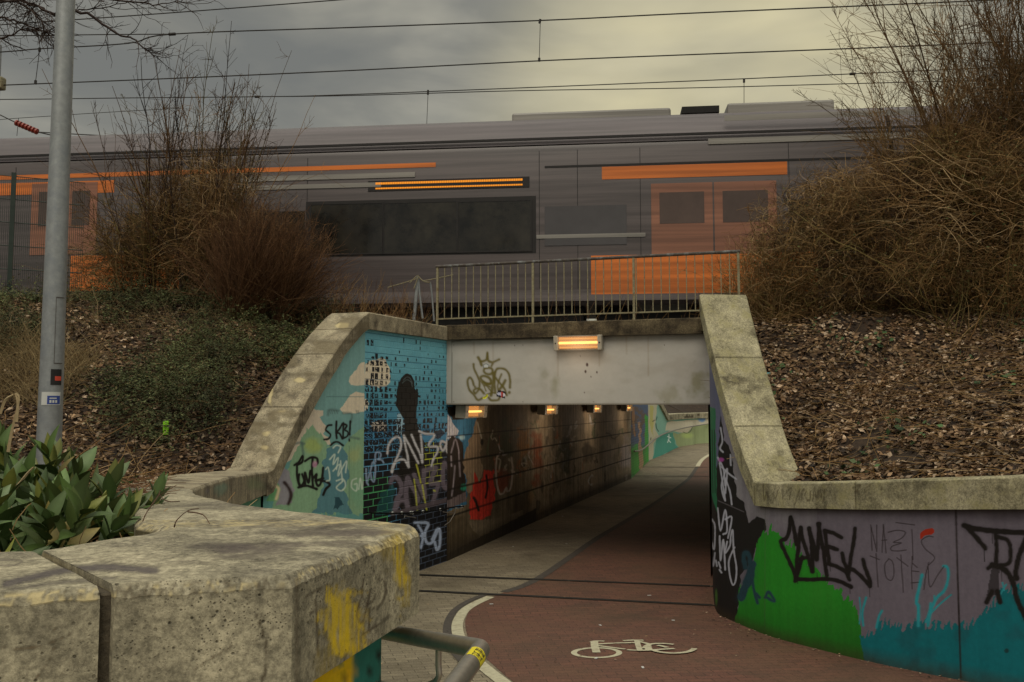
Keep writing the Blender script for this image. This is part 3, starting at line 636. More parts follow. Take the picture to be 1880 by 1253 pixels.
# black pattern laid brick by brick; its mortar keeps the colour
hsh = vnoise(rw*7.31+cl*3.77+.5, rw*1.93-cl*5.11+.5, 31); dark = np.zeros(len(cv.px))
fillp = np.clip((cv.py-735)/70, 0, 1); leftb = np.exp(-((cv.px-692)/22)**2)
dens = .24+.30*leftb*(cv.py > 655)+.35*np.exp(-((cv.py-745)/50)**2)+1.1*np.clip((cv.py-765)/50, 0, 1)*(cv.px < 745)+1.2*np.clip((cv.py-822)/25, 0, 1)
size = .22+.16*leftb+.6*np.clip((cv.py-755)/60, 0, 1)
sub = np.floor(fuu*2); f2 = fuu*2-sub; f2 = f2+(vnoise(rw*2.7+.5, cl*3.9+sub*7.7+.5, 13)-.5)*.5; h2 = vnoise(rw*3.1+cl*8.7+sub*4.3+.5, rw*6.7+cl*2.3+.5, 77)
inb = (np.abs(f2-.5) < size*(.35+h2*1.5)) & (np.abs(fzz-.55) < (.12+size*.7)*(.5+hsh)) & (h2 < dens*1.25)
inb |= (cv.py > 812) & (hsh < 1.2)
ragn = fbm(cv.px*.5, cv.py*.5, 3, 8)
inb &= (ragn > .34) | (cv.py > 830)
cv.mixin((inb & ~mo & (cv.py > 615)).astype(float), (17, 17, 20))
low = (cv.py > 812); gl = (cv.px < 712) & (cv.py > 875)
cv.mixin((mo & low & (cv.px < 735)).astype(float), (70, 115, 140), .8); cv.mixin((mo & gl).astype(float), (55, 118, 70), .95)
cv.mixin((mo & low & (cv.px >= 735)).astype(float), (62, 62, 72), .85)
cv.mixin(((fzz < .05) & (cv.py < 812)).astype(float), (25, 55, 80), .75)
cv.poly([(700, 905), (725, 890), (722, 945), (690, 945)], (22, 62, 62), .6, wob=3)
# dark figure
cv.poly(zz(o, k_, [(885, 440), (895, 400), (920, 365), (945, 347), (975, 360), (992, 400), (995, 440), (1017, 470), (1015, 530), (1005, 560), (1000, 640), (1020, 700), (1050, 760), (1060, 900), (1050, 1100), (1000, 1170), (900, 1170), (880, 1000), (920, 850), (935, 740), (930, 620), (905, 585), (880, 545)]), (17, 15, 13), wob=1.5)
for l in ([(925, 390), (945, 372), (965, 378), (980, 410)], [(918, 408), (945, 388), (970, 400), (980, 430)]): cv.stroke(zz(o, k_, l), (60, 70, 72), 1.4, 1, .8)
cv.poly(zz((660, 780), 7.373, [(1020, 120), (1100, 55), (1165, 110), (1100, 185), (1030, 185)]), (24, 34, 48), wob=2)
cv.poly(zz((660, 780), 7.373, [(1180, 0), (1200, 0), (1200, 110), (1185, 100)]), (120, 115, 130), .8)
o3, k3 = (660, 780), 7.373
W_ = (140, 138, 140)
cv.mixin((mo & low & (cv.px > 779) & (cv.px < 812) & (cv.py < 890)).astype(float), (150, 155, 40), .9)
letters(cv, o3, k3, [[(1, 1), (1, 2)]], W_, 1)
T1 = [[(378, 390), (390, 290), (440, 205), (510, 165), (555, 200), (560, 300), (520, 420), (460, 540), (435, 635)], [(440, 640), (470, 540), (530, 480), (610, 480), (665, 570)], [(665, 570), (650, 420), (620, 280), (600, 150)], [(600, 150), (680, 290), (760, 450), (795, 520)],
      [(705, 140), (760, 270), (820, 400), (850, 510)], [(850, 510), (850, 400), (840, 250), (830, 140)], [(810, 90), (900, 125), (1005, 130), (1000, 180), (950, 240), (945, 295), (1050, 300), (1055, 370), (1000, 470), (975, 560)],
      [(1180, 250), (1110, 225), (1095, 290), (1130, 350), (1170, 280), (1195, 170), (1200, 100)], [(1170, 300), (1190, 370), (1240, 430)], [(1180, 290), (1230, 240), (1270, 320), (1300, 200), (1330, 270), (1350, 390)]]
T2 = [[(420, 780), (450, 720), (510, 720), (560, 800), (560, 920), (510, 1010), (480, 1150)], [(480, 1150), (540, 1040), (640, 1040), (650, 1160)], [(640, 1080), (630, 900), (650, 720), (690, 800), (780, 960), (790, 1040)], [(740, 680), (820, 850), (880, 980)], [(880, 980), (870, 800), (870, 620)],
      [(870, 630), (960, 600), (1030, 590), (980, 720), (970, 800), (1060, 800), (1040, 900), (990, 1060)], [(1150, 520), (1130, 640), (1140, 820), (1190, 850), (1220, 700), (1200, 560)], [(1250, 960), (1270, 700), (1290, 520)], [(1290, 700), (1330, 850), (1360, 700), (1350, 560)]]
letters(cv, o3, k3, T2, (82, 74, 82), 8, 2, .85); letters(cv, o3, k3, T1, W_, 3.6, 1.4)
letters(cv, o3, k3, [[(770, 540), (800, 650), (830, 790)], [(740, 740), (760, 900), (780, 1150)], [(850, 820), (880, 1000), (910, 1150)], [(1005, 890), (1025, 900)]], (140, 140, 50), 2.6, 2, .8)
letters(cv, o3, k3, [[(110, 760), (150, 620), (180, 510), (215, 560), (200, 760), (165, 740), (150, 640)], [(90, 600), (95, 760), (120, 820)], [(215, 500), (215, 400), (250, 370), (290, 400), (270, 470)], [(250, 470), (300, 480), (330, 520)]], (105, 120, 140), 3, 2, .8)
cv.poly(zz(o3, k3, [(400, 1180), (640, 1130), (900, 1060), (1180, 990), (1180, 1060), (900, 1130), (640, 1185), (420, 1240)]), (66, 58, 62), .9)
letters(cv, (640, 720), 3.916, [[(475, 940), (570, 945), (550, 1010), (560, 1080), (600, 1080), (640, 1000)], [(600, 1060), (640, 985), (658, 1010), (655, 1100), (635, 1135), (620, 1080)], [(500, 960), (535, 1030), (520, 1120)], [(520, 1035), (545, 1030)]], (120, 130, 150), 4.5, 1.6)
mural_brick = grid('brick_mural', Pw, M['paint_brick'], wing, cv.out(), smooth=False, flip=True)
# bodies behind, and coping
backing([WL[0], C0, P0], .5, lambda p: -.05, lambda p: float(pl(np.linalg.norm(p-WL[0]) if p[1] < 12 else 9, zw))-.01, M['conc_dark'], wing)
WN = np.array([-WD[1], WD[0]]); BN = -BNR
def wst(s, ov=.06, w_=.58, th=.235):
    p = WL[0]+WD*s; o_ = p-WN*ov; i_ = p+WN*(w_-ov); return (o_[0], o_[1], i_[0], i_[1], float(pl(s, zw))+th+.0, th+(.03 if s < 1.6 else 0))
def wing_paint(P):
    c = Canvas(P, (0, 0, 0), 2.2); o_, k_ = (460, 580), 3.2975
    for x, y, rx_, ry_ in ((310, 390, 16, 5), (185, 580, 10, 4), (95, 712, 9, 5), (80, 800, 9, 5), (120, 460, 5, 26), (560, 60, 12, 5)): c.blob(o_[0]+x/k_, o_[1]+y/k_, rx_, ry_, (160, 146, 108), .75, .5, .9, int(x))
    n = fbm(c.px*.03, c.py*.05, 5, 17); c.mixin(np.clip((n-.5)*7, 0, 1), (84, 74, 54), .6)
    for yy_ in (625, 686, 777): c.mixin(np.exp(-((c.py-yy_-2)/4.)**2), (60, 52, 38), .5)
    return c.out(True)
bis = (WN+BN); bis /= np.linalg.norm(bis)
cor_o = C0-bis*.06; cor_i = C0+bis*.55; end_o = P0-BN*.06-BWD*.0; end_i = P0+BN*.45
slope = [wst(s) for s in np.linspace(-.02, wlen-.16, 18)]+[(cor_o[0], cor_o[1], cor_i[0], cor_i[1], 3.755, .235)]
for k, s_ in enumerate(joint_split(slope, [.30, .60, .80])): coping(s_, M['cop_left'], wing, step=.02, cross=.02, amp=.003, paint=wing_paint, seed=20+k)
lev = [(cor_o[0]+.004, cor_o[1]+.009, cor_i[0], cor_i[1]+.009, 3.755, .235), (end_o[0], end_o[1], end_i[0], end_i[1], 3.74, .215)]
for k, s_ in enumerate(joint_split(lev, [.6])): coping(s_, M['cop_left'], wing, step=.035, cross=.035, amp=.003, seed=30+k)
# loose cable fixed along the foot of the brick mural
mb = MB(); q = [on_plane(px_, py_, C0-BNR*-.05, BWD) for px_, py_ in zz((640, 720), 3.916, [(120, 868), (300, 872), (480, 865), (620, 850), (740, 828), (815, 822)])]
q = [a+np.array([BNR[0], BNR[1], 0])*.03 for a in q]
mb.tube(cr(q, 5), .012, 6); mb.build('cable_conduit', M['conc_dark'], wing)
mb = MB()
for px_, py_ in zz((640, 720), 3.916, [(295, 870), (362, 868), (425, 865), (440, 868), (515, 858), (640, 845), (755, 830), (795, 824)]):
    p = on_plane(px_, py_, C0, BWD)+np.array([BNR[0], BNR[1], 0])*.05; mb.cyl(p, .022, .02, (BNR[0], BNR[1], 0), 8)
mb.build('cable_clip', M['st_white'], wing)
mb = MB()
for l in ([(755, 840), (750, 870), (715, 930), (675, 960)], [(665, 862), (740, 870)], [(385, 905), (390, 890), (470, 905)]):
    mb.tube([on_plane(a, b, C0, BWD)+np.array([BNR[0], BNR[1], 0])*.035 for a, b in zz((640, 720), 3.916, l)], .006, 5)
mb.build('bent_wire', M['tr_pale'], wing)
# ------------------------------------------------------------------ tunnel
tun = thing('underpass', 'dim pedestrian underpass with ribbed graffiti walls and flat ceiling', 'underpass', (P0[0], P0[1], 0))
Pw, sw = wall_grid([P0+TD*.002, E0], lambda s, X, Y: g(Y)-.02, lambda s, X, Y: np.full_like(s, CEIL), .022, .018)
cv = Canvas(Pw, (72, 62, 48), 6.5, su=sw); S = sw.reshape(-1); Z = cv.z
n1 = fbm(S*1.3, Z*1.7, 5, 40); n2 = fbm(S*.5+5, Z*.9+3, 4, 44); n3 = fbm(S*3.1, Z*3.0, 3, 47)
cv.mixin(np.clip((n1-.5)*7, 0, 1), (84, 76, 62), .8); cv.mixin(np.clip((n2-.53)*8, 0, 1), (32, 24, 16), .85); cv.mixin(np.clip((.42-n1)*9, 0, 1), (84, 66, 42), .7)
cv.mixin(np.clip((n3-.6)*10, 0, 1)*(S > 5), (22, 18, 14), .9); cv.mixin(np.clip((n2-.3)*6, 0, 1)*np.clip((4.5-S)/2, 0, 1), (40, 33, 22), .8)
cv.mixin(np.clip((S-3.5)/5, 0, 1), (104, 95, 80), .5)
for k in range(60):
    sx = rng.uniform(900, 1152); sy = rng.uniform(775, 880); l = [(sx+rng.normal(0, 3), sy+rng.normal(0, 4))]
    for _ in range(5): l.append((l[-1][0]+rng.normal(0, 3.5), l[-1][1]+rng.normal(0, 7)))
    cv.stroke(l, ((22, 18, 14), (120, 112, 98), (92, 48, 28), (40, 52, 34), (128, 122, 118))[k % 5], rng.uniform(1.2, 3), 1.2, .6)
# early part near the portal: blue, white cloud, silver piece, red figure
cv.poly([(820, 700), (870, 700), (876, 800), (862, 860), (855, 930), (815, 940)], (30, 62, 82), 1, wob=3); cv.poly([(818, 755), (842, 790), (836, 803), (818, 808)], (110, 108, 120), 1, wob=2); cv.blob(848, 803, 7, 6, (90, 110, 128), .9)
cv.poly([(820, 812), (830, 800), (850, 812), (852, 860), (856, 920), (815, 935)], (20, 15, 12), 1, wob=2); cv.poly([(820, 750), (858, 742), (850, 772), (830, 772)], (20, 16, 12), 1, wob=3)
cv.poly([(851, 850), (858, 820), (870, 785), (874, 772), (882, 800), (882, 830), (888, 860), (875, 905), (858, 905)], (80, 68, 54), 1, wob=3)
cv.stroke([(876, 775), (884, 805)], (95, 90, 80), 2.5, 1); cv.blob(885, 812, 4, 8, (15, 12, 10), 1)
letters(cv, o3, k3, [[(1240, 430), (1245, 560)], [(1290, 560), (1280, 720), (1250, 960)], [(1345, 380), (1355, 560), (1360, 700)], [(1240, 380), (1300, 200), (1350, 380)]], (80, 74, 78), 2.5, 1.5, .9)
cv.blob(851, 895, 7, 7, (20, 80, 62), 1); cv.poly([(815, 923), (855, 903), (856, 920), (815, 940)], (62, 54, 54), 1)
RD = (135, 28, 20)
cv.poly(zz((640, 720), 3.916, [(895, 590), (910, 570), (935, 640), (960, 660), (970, 560), (1045, 560), (1050, 640), (1045, 780), (1030, 880), (960, 915), (865, 915), (875, 860), (865, 800), (880, 720), (900, 650)]), RD, 1, wob=3)
cv.stroke(zz((640, 720), 3.916, [(990, 600), (1000, 680), (985, 760)]), (15, 10, 8), 4, 1.5); cv.stroke(zz((640, 720), 3.916, [(900, 760), (915, 790), (935, 850)]), (15, 10, 8), 5, 1.5)
cv.blob(923, 885, 14, 30, (80, 32, 18), .7, .5, .5)
cv.stroke(zz((640, 720), 3.916, [(1090, 440), (1065, 480), (1060, 600), (1080, 720), (1110, 730), (1135, 690), (1140, 715), (1165, 690), (1180, 560), (1170, 470)]), (112, 98, 90), 3, 1.5)
cv.poly(zz((640, 720), 3.916, [(860, 930), (940, 920), (1060, 910), (1253, 850), (1253, 900), (1100, 960), (930, 1030), (890, 990)]), (66, 58, 46), 1, wob=1)
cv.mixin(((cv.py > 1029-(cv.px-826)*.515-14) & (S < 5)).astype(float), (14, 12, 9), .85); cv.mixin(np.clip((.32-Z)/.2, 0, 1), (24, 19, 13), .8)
for px_, top, bt, cl_ in ((985, 780, 900, (78, 36, 20)), (1010, 800, 905, (90, 80, 66)), (1040, 790, 890, (24, 34, 20)), (1062, 800, 880, (100, 92, 78)), (1078, 812, 850, (18, 14, 10)), (1118, 790, 870, (102, 94, 84)), (1148, 800, 868, (112, 104, 104)), (960, 770, 860, (95, 62, 22)), (930, 765, 850, (40, 44, 26))):
    cv.blob(px_, (top+bt)/2, 13, (bt-top)/2, cl_, .7, .5, .7, int(px_))
rib = (np.abs(((S*13.0) % 1)-.5) > .34); hj = np.zeros(len(S), bool)
for zj in (1.98, 1.55, 1.12, .69): hj |= np.abs(Z-zj) < .016
vj = (np.abs(((S/1.25+np.floor(Z/.43)*.37) % 1)-.5) > .49)
cv.mixin(rib*1.0, (20, 16, 11), .38); cv.mixin((hj | (vj & (S > 4)))*1.0, (10, 8, 6), .85)
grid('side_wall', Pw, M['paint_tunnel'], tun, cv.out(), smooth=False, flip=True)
Rq, _ = wall_grid([R0, R0+TD*TL], lambda s, X, Y: g(Y)-.02, lambda s, X, Y: np.full_like(s, CEIL), .25, .25)
grid('side_wall', Rq, M['paint_tunnel'], tun, Canvas(Rq, (58, 48, 36), 4).out(), smooth=False)
mb = MB()
mb.box((*(P0+TD*(TL/2+.02)+BD*TW/2), CEIL+.28), (TL+.0, TW+1.2, .56), TD); mb.build('ceiling_slab', M['conc_dark'], tun)
for sd_ in (-1, 1):
    mb = MB(); mb.box((*(P0+TD*(TL/2+.15)+BD*(TW/2+sd_*(TW/2+.33))), 1.22), (TL-.3, .6, 2.53), TD); mb.build('wall_core', M['conc_dark'], tun)
# ------------------------------------------------------------------ bridge front beam and its cap
bridge = thing('rail_bridge', 'grey painted concrete bridge beam over the underpass with dark mossy edge cap', 'bridge', (P0[0]+2, P0[1], 2.5))
FO = P0-TD*.04
Pb, sb = wall_grid([FO-BD*.06, FO+BD*(TW+.35)], lambda s, X, Y: np.full_like(s, CEIL-.012), lambda s, X, Y: np.full_like(s, 3.535), .011, .011)
cv = Canvas(Pb, (122, 118, 112), 2.45, su=sb)
cv.mixin(np.clip((fbm(cv.px*.02, cv.py*.05, 4, 3)-.5)*4, 0, 1), (112, 106, 98), .5)
cv.blob(1020, 712, 11, 34, (84, 82, 58), .55, .9, .5, 5); cv.blob(1000, 690, 14, 20, (98, 95, 80), .5, .9, .6, 6)
cv.blob(1280, 705, 26, 30, (82, 78, 48), .6, .9, .8, 7); cv.blob(1230, 725, 26, 22, (92, 88, 68), .5, .9, .8, 8)
cv.mixin(np.clip((cv.z-3.42)/.12, 0, 1)*fbm(cv.px*.1, cv.py*.02, 3, 9), (78, 70, 56), .7)
o4, k4 = (840, 640), 11.39
OL = (66, 58, 18)
for l, w_ in (([(430, 190), (470, 260), (500, 350)], 6), ([(490, 275), (560, 260), (610, 220), (625, 90)], 4.5), ([(625, 120), (640, 250), (720, 290), (800, 265), (870, 230)], 5), ([(735, 320), (710, 370)], 4),
              ([(335, 330), (350, 440), (410, 560), (455, 680), (460, 780), (430, 880), (370, 950)], 4.5), ([(340, 770), (310, 670), (260, 610), (215, 660), (215, 760), (250, 870), (320, 950), (360, 1000), (400, 1060), (450, 1080), (520, 1040)], 4.5),
              ([(365, 805), (368, 812)], 5), ([(350, 930), (340, 880), (400, 840), (480, 860), (550, 940)], 5), ([(560, 430), (550, 480), (600, 530), (680, 540), (730, 500), (720, 430), (650, 405), (570, 420)], 5),
              ([(540, 700), (490, 640), (500, 590), (570, 580), (650, 610), (700, 680), (680, 740), (580, 740), (530, 700)], 5.5), ([(540, 700), (640, 740), (700, 740)], 5), ([(480, 680), (550, 780), (595, 890)], 3), ([(560, 770), (680, 810), (600, 770), (640, 820), (720, 920)], 3.5),
              ([(745, 520), (755, 650), (730, 800), (700, 980)], 6.5), ([(790, 500), (775, 640), (780, 800), (790, 930)], 5), ([(780, 500), (830, 430), (920, 420), (1020, 460), (1080, 560), (1100, 700), (1095, 820)], 5), ([(800, 620), (860, 700), (930, 780), (990, 860), (1030, 980)], 4.5),
              ([(920, 540), (870, 660), (840, 780), (850, 870)], 3.8), ([(1000, 670), (950, 760), (880, 860)], 6), ([(1080, 920), (1082, 928)], 6), ([(650, 1030), (700, 1085), (780, 1090), (850, 1075), (880, 1020)], 5), ([(600, 970), (680, 940), (780, 930)], 3)):
    cv.stroke(zz(o4, k4, l), OL, w_*.82, 2.2, .92)
cv.poly(zz(o4, k4, [(545, 340), (600, 320), (660, 350), (640, 390), (550, 400)]), (140, 140, 138), .9, wob=1); cv.stroke(zz(o4, k4, [(545, 400), (545, 350), (600, 325), (660, 360)]), (70, 75, 78), 1.3, 1)
cv.poly(zz(o4, k4, [(520, 1030), (630, 965), (640, 1000), (590, 1050), (530, 1055)]), (165, 160, 20)); cv.stroke(zz(o4, k4, [(550, 1030), (620, 990)]), (60, 60, 20), 1.5, 1)
cv.poly(zz(o4, k4, [(850, 870), (1010, 905), (990, 1050), (805, 1000)]), (22, 18, 24)); cv.poly(zz(o4, k4, [(840, 920), (915, 920), (905, 990), (825, 970)]), (125, 125, 140)); cv.poly(zz(o4, k4, [(915, 910), (950, 915), (935, 1030), (905, 1020)]), (130, 40, 25)); cv.poly(zz(o4, k4, [(960, 940), (995, 945), (985, 1010), (950, 1000)]), (150, 140, 145))
cv.mixin(np.clip((2.515-cv.z)/.012, 0, 1), (70, 64, 54), .8); cv.mixin((np.abs(cv.px-829.5) < .9)*1.0, (88, 84, 78), .8)
for bx in (833, 960, 1090, 1220): 
    for by in (634, 738): cv.blob(bx, by, 1.2, 1.2, (60, 52, 44), .9, .4, .1)
for rx_, y0_, y1_ in ((1024, 644, 690), (1100, 644, 672), (905, 628, 668), (1190, 620, 690), (1150, 618, 650), (870, 628, 650)): cv.stroke([(rx_, y0_), (rx_+.5, y1_)], (92, 76, 54), 2.4, 3, .35, sm=False)
for bx, by, br_ in ((1078, 670, 2.5), (1075, 683, 2.4), (1096, 684, 2), (1085, 692, 1.6), (1073, 721, 1.2), (945, 635, 1), (1065, 654, 1)): cv.blob(bx, by, br_, br_*1.5, (48, 34, 30), 1, .5, .3)
grid('beam_face', Pb, M['beam'], bridge, cv.out(), flip=True)
mb = MB(); mb.box((*(FO+TD*.17+BD*(TW/2+.15)), 3.015), (TW+.42, .325, 1.03), BD); mb.build('beam', M['conc_dark'], bridge)
# thin corner trim on the left of the beam
mb = MB(); mb.tube([(*(FO-BD*.035-TD*.012), 2.5), (*(FO-BD*.035-TD*.012), 3.5)], .011, 8); mb.tube([(*(FO-BD*.09-TD*.015), 2.5), (*(FO-BD*.09-TD*.015), 3.53)], .012, 8); mb.build('edge_trim', M['tr_pale'], bridge)
cst = [(*(FO-TD*.10-BD*.15), *(FO+TD*.42-BD*.15), 3.765, .235), (*(FO-TD*.10+BD*(TW+.2)), *(FO+TD*.42+BD*(TW+.2)), 3.765, .235)]
o_ = coping(cst, M['conc_dark'], bridge, step=.04, cross=.04, amp=.006, seed=50); o_.name = 'edge_cap'
# wire conduit to the portal lamp
mb = MB(); q = [on_plane(px_, py_, FO-TD*.012, BD) for px_, py_ in ((829, 628), (870, 624.5), (930, 624), (980, 622.5), (1019, 622))]; mb.tube(cr(q, 4), .012, 6); mb.build('cable_conduit', M['lamp_case'], bridge)
# ------------------------------------------------------------------ lamps
def lamp(name, label, c, ax, L, H, Dp, up_face, group=None, wide=False, watts=7):
    """c: centre; ax: long axis; up_face: direction the cover faces"""
    c = np.array(c, float); ax = np.array([*ax, 0.]); ax /= np.linalg.norm(ax); fc = np.array(up_face, float); fc /= np.linalg.norm(fc); hz = np.cross(ax, fc)
    t = thing(name, label, 'lamp', tuple(c), group)
    def bx(mb, cc, l, h, d):
        q = []
        for s3 in (-1, 1):
            for s1, s2 in ((-1, -1), (1, -1), (1, 1), (-1, 1)): q.append(cc+ax*s1*l/2+hz*s2*h/2+fc*s3*d/2)
        mb.hexa(q)
    m1 = MB(); bx(m1, c-fc*Dp*.32, L*.99, H*.96, Dp*.3); m1.build('housing', M['lamp_case'], t, bevel=.006)
    m2 = MB(); bx(m2, c-fc*Dp*.14, L*.84, H*.86, .006); m2.build('reflector', M['lamp_glow'], t)
    for s in (-1, 1):
        m3 = MB(); bx(m3, c+ax*s*L*(.455 if wide else .43), L*(.09 if wide else .14), H*1.06, Dp); ec = m3.build('end_cap', M['lamp_end'], t, bevel=.01); m7 = MB(); m7.cyl(c+ax*s*L*(.455 if wide else .43)+fc*Dp*.5, .011, .008, fc, 8); m7.build('screw', M['ink'], ec)
    for s in (-.30, .0, .32) if wide else (0,):
        m4 = MB(); m4.cyl(c+fc*Dp*.12+hz*H*s, H*(.09 if s == 0 else .035), L*.8, ax, 10); m4.build('tube', M['lamp_tube' if s == 0 else 'lamp_strip'], t, smooth=True)
    ld = bpy.data.lights.new('lamp_light', 'POINT'); ld.energy = watts; ld.color = (1.0, .78, .56); ld.shadow_soft_size = .2
    lo = link(bpy.data.objects.new('lamp_light', ld)); lo.location = tuple(c+fc*(Dp*.5+(.16 if wide else .45))+np.array([0, 0, -.05 if wide else -.22])); lo.parent = t; lo.matrix_parent_inverse = t.matrix_basis.inverted()
    m5 = MB(); bx(m5, c+fc*Dp*.22, L*.82, H*.9, Dp*.46); m5.build('cover', M['lamp_cover'], t, bevel=.012)
    m6 = MB()
    for s in (-1, 1): bx(m6, c+hz*s*H*.49+fc*Dp*.1, L*.83, H*.06, Dp*.5)
    m6.build('cover_rim', M['lamp_case'], t)
    return t
pl_ = on_plane(1062, 629.5, FO-TD*.09, BD)
lamp('wall_lamp', 'lit amber tube lamp in a grey case, fixed high on the grey beam face', pl_, BD, .755, .215, .15, (-TD[0], -TD[1], -.12), wide=True, watts=3)
for s, nm in ((.66, 'lit amber ceiling lamp at the mouth of the underpass, largest of its row'), (5.35, 'lit amber ceiling lamp, second into the underpass'), (9.98, 'lit amber ceiling lamp, third into the underpass'), (14.65, 'smallest lit amber ceiling lamp, at the far end of the underpass')):
    p = P0+TD*s+BD*.17
    lamp('tunnel_lamp', nm, (p[0], p[1], CEIL-.125), TD, 1.05, .20, .18, (BD[0], BD[1], -.06), 'lamps along the underpass ceiling')
# ------------------------------------------------------------------ right wing wall and low wall
rwing = thing('wing_wall', 'right wing wall with black, green and teal mural and steep mossy coping', 'wall', (2.6, 9.3, 0))
zr_ = [(2.4, 1.98), (5.0, 1.88), (6.58, 1.72), (7.1, 1.655), (7.89, 1.56), (8.85, 1.46), (9.3, 1.43), (9.5, 1.66), (9.86, 2.06), (10.2, 2.52), (10.5, 3.0), (10.80, 3.56), (13.5, 3.56)]
line = cr(RWALL[:10], 8); line = np.vstack([line, RWALL[10:]])
Pw, sw = wall_grid(line, lambda s, X, Y: g(Y)-.02, lambda s, X, Y: pl(Y, zr_), .0085, .0085)
cv = Canvas(Pw, (74, 68, 76), 2.2, su=sw); o5, k5 = (1240, 823), 2.914
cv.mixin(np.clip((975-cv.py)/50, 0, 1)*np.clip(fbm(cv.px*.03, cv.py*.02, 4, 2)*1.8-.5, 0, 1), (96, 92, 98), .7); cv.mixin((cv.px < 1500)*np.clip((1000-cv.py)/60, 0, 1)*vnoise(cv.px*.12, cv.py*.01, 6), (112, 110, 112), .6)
cv.poly(zz(o5, k5, [(160, -400), (250, -400), (262, -60), (300, 30), (330, 260), (370, 290), (390, 400), (440, 365), (475, 380), (488, 440), (450, 480), (430, 540), (415, 600), (350, 680), (340, 800), (330, 930), (100, 930), (100, -400)]), (17, 15, 14), wob=2)
cv.poly(zz(o5, k5, [(235, -500), (300, -400), (300, 10), (262, -40), (235, -200)]), (92, 88, 100), .9, wob=2)
cv.poly([(1290, 640), (1322, 640), (1322, 760), (1318, 860), (1312, 845), (1300, 740)], (70, 72, 92), .9, wob=2)
cv.poly([(1296, 745), (1313, 750), (1315, 830), (1316, 940), (1305, 905), (1298, 860)], (24, 78, 52), 1, wob=1)
for x in (1303.5, 1307.5, 1311.5): cv.stroke([(x, 790), (x+1.5, 905)], (14, 20, 14), 1.6, 1, .9, sm=False)
GR = (26, 94, 22)
gi = cv.poly(zz(o5, k5, [(320, 950), (345, 760), (415, 650), (432, 540), (455, 480), (520, 430), (560, 480), (620, 520), (680, 580), (740, 640), (800, 700), (870, 760), (940, 830), (975, 900), (1000, 1000), (1040, 1150), (1000, 1300), (300, 1300)]), GR, wob=2, rag=13, seed=5)
cv.mixin(np.clip((fbm(cv.px*.04, cv.py*.012, 3, 12)-.45)*4, 0, 1)*gi, (32, 92, 24), .6); cv.mixin(np.clip((cv.py-1090)/90, 0, 1)*gi, (12, 58, 12), .6)
ti = cv.poly(zz(o5, k5, [(985, 1010), (1050, 1000), (1080, 950), (1130, 940), (1200, 955), (1300, 930), (1400, 950), (1500, 940), (1530, 960), (1600, 920), (1640, 880), (1700, 830), (1740, 760), (1900, 740), (2100, 700), (3200, 500), (3200, 1500), (1040, 1400), (1010, 1150)]), (6, 72, 78), wob=2, rag=15, seed=8)
cv.mixin(np.clip((fbm(cv.px*.03+7, cv.py*.03, 4, 15)-.5)*5, 0, 1)*ti, (14, 60, 66), .7)
TQ = (28, 100, 108)
for l, w_ in (([(1005, 950), (1000, 880), (1020, 800)], 4), ([(985, 940), (990, 860), (985, 800)], 2.5), ([(1075, 960), (1090, 900), (1105, 870)], 4), ([(1300, 950), (1300, 850), (1290, 820), (1310, 720), (1320, 680)], 6), ([(1350, 950), (1370, 860), (1400, 800), (1440, 760), (1460, 690), (1455, 640), (1435, 632)], 5), ([(1370, 880), (1420, 830), (1475, 785)], 3), ([(1385, 840), (1385, 790)], 2.5), ([(1340, 930), (1360, 870), (1365, 830)], 4), ([(1760, 760), (1750, 720)], 3), ([(1740, 780), (1770, 730)], 3)):
    cv.stroke(zz(o5, k5, l), TQ, w_, 1.5)
TB = (22, 44, 52)
for l, w_ in (([(375, 640), (365, 590), (375, 560), (395, 580), (400, 640), (370, 720)], 8), ([(350, 800), (375, 740), (400, 700), (410, 620)], 14), ([(410, 690), (420, 760), (440, 830), (430, 780), (450, 800)], 5), ([(480, 800), (500, 770), (530, 820), (490, 800)], 5)): cv.stroke(zz(o5, k5, l), TB, w_, 2)
BK = (17, 13, 11); o6, k6 = (1420, 930), 4.087
CAMEL = [[(170, 285), (160, 200), (130, 80), (120, 170), (95, 240), (55, 265), (90, 350), (150, 480), (175, 540)], [(175, 530), (175, 430), (185, 330), (205, 160), (220, 250), (255, 360), (290, 490)], [(175, 400), (250, 385)], [(185, 500), (215, 380)],
         [(268, 165), (285, 280), (290, 400), (295, 490)], [(268, 170), (300, 280), (325, 400)], [(325, 400), (335, 280), (345, 130)], [(335, 130), (375, 330), (400, 520)], [(385, 185), (400, 300), (420, 430)], [(385, 180), (450, 200), (510, 235)], [(410, 300), (480, 325)], [(410, 430), (480, 455), (540, 490), (570, 550)],
         [(515, 350), (530, 420), (560, 480)], [(612, 165), (600, 280), (580, 390), (560, 520)], [(560, 460), (620, 490), (690, 560), (725, 600)], [(672, 400), (690, 470), (725, 560), (722, 600)], [(165, 545), (280, 550), (400, 545), (500, 565), (585, 605)], [(165, 520), (165, 560)]]
for l in CAMEL: cv.stroke(zz(o6, k6, l), BK, 7.4, 1.4, sm=len(l) > 3)
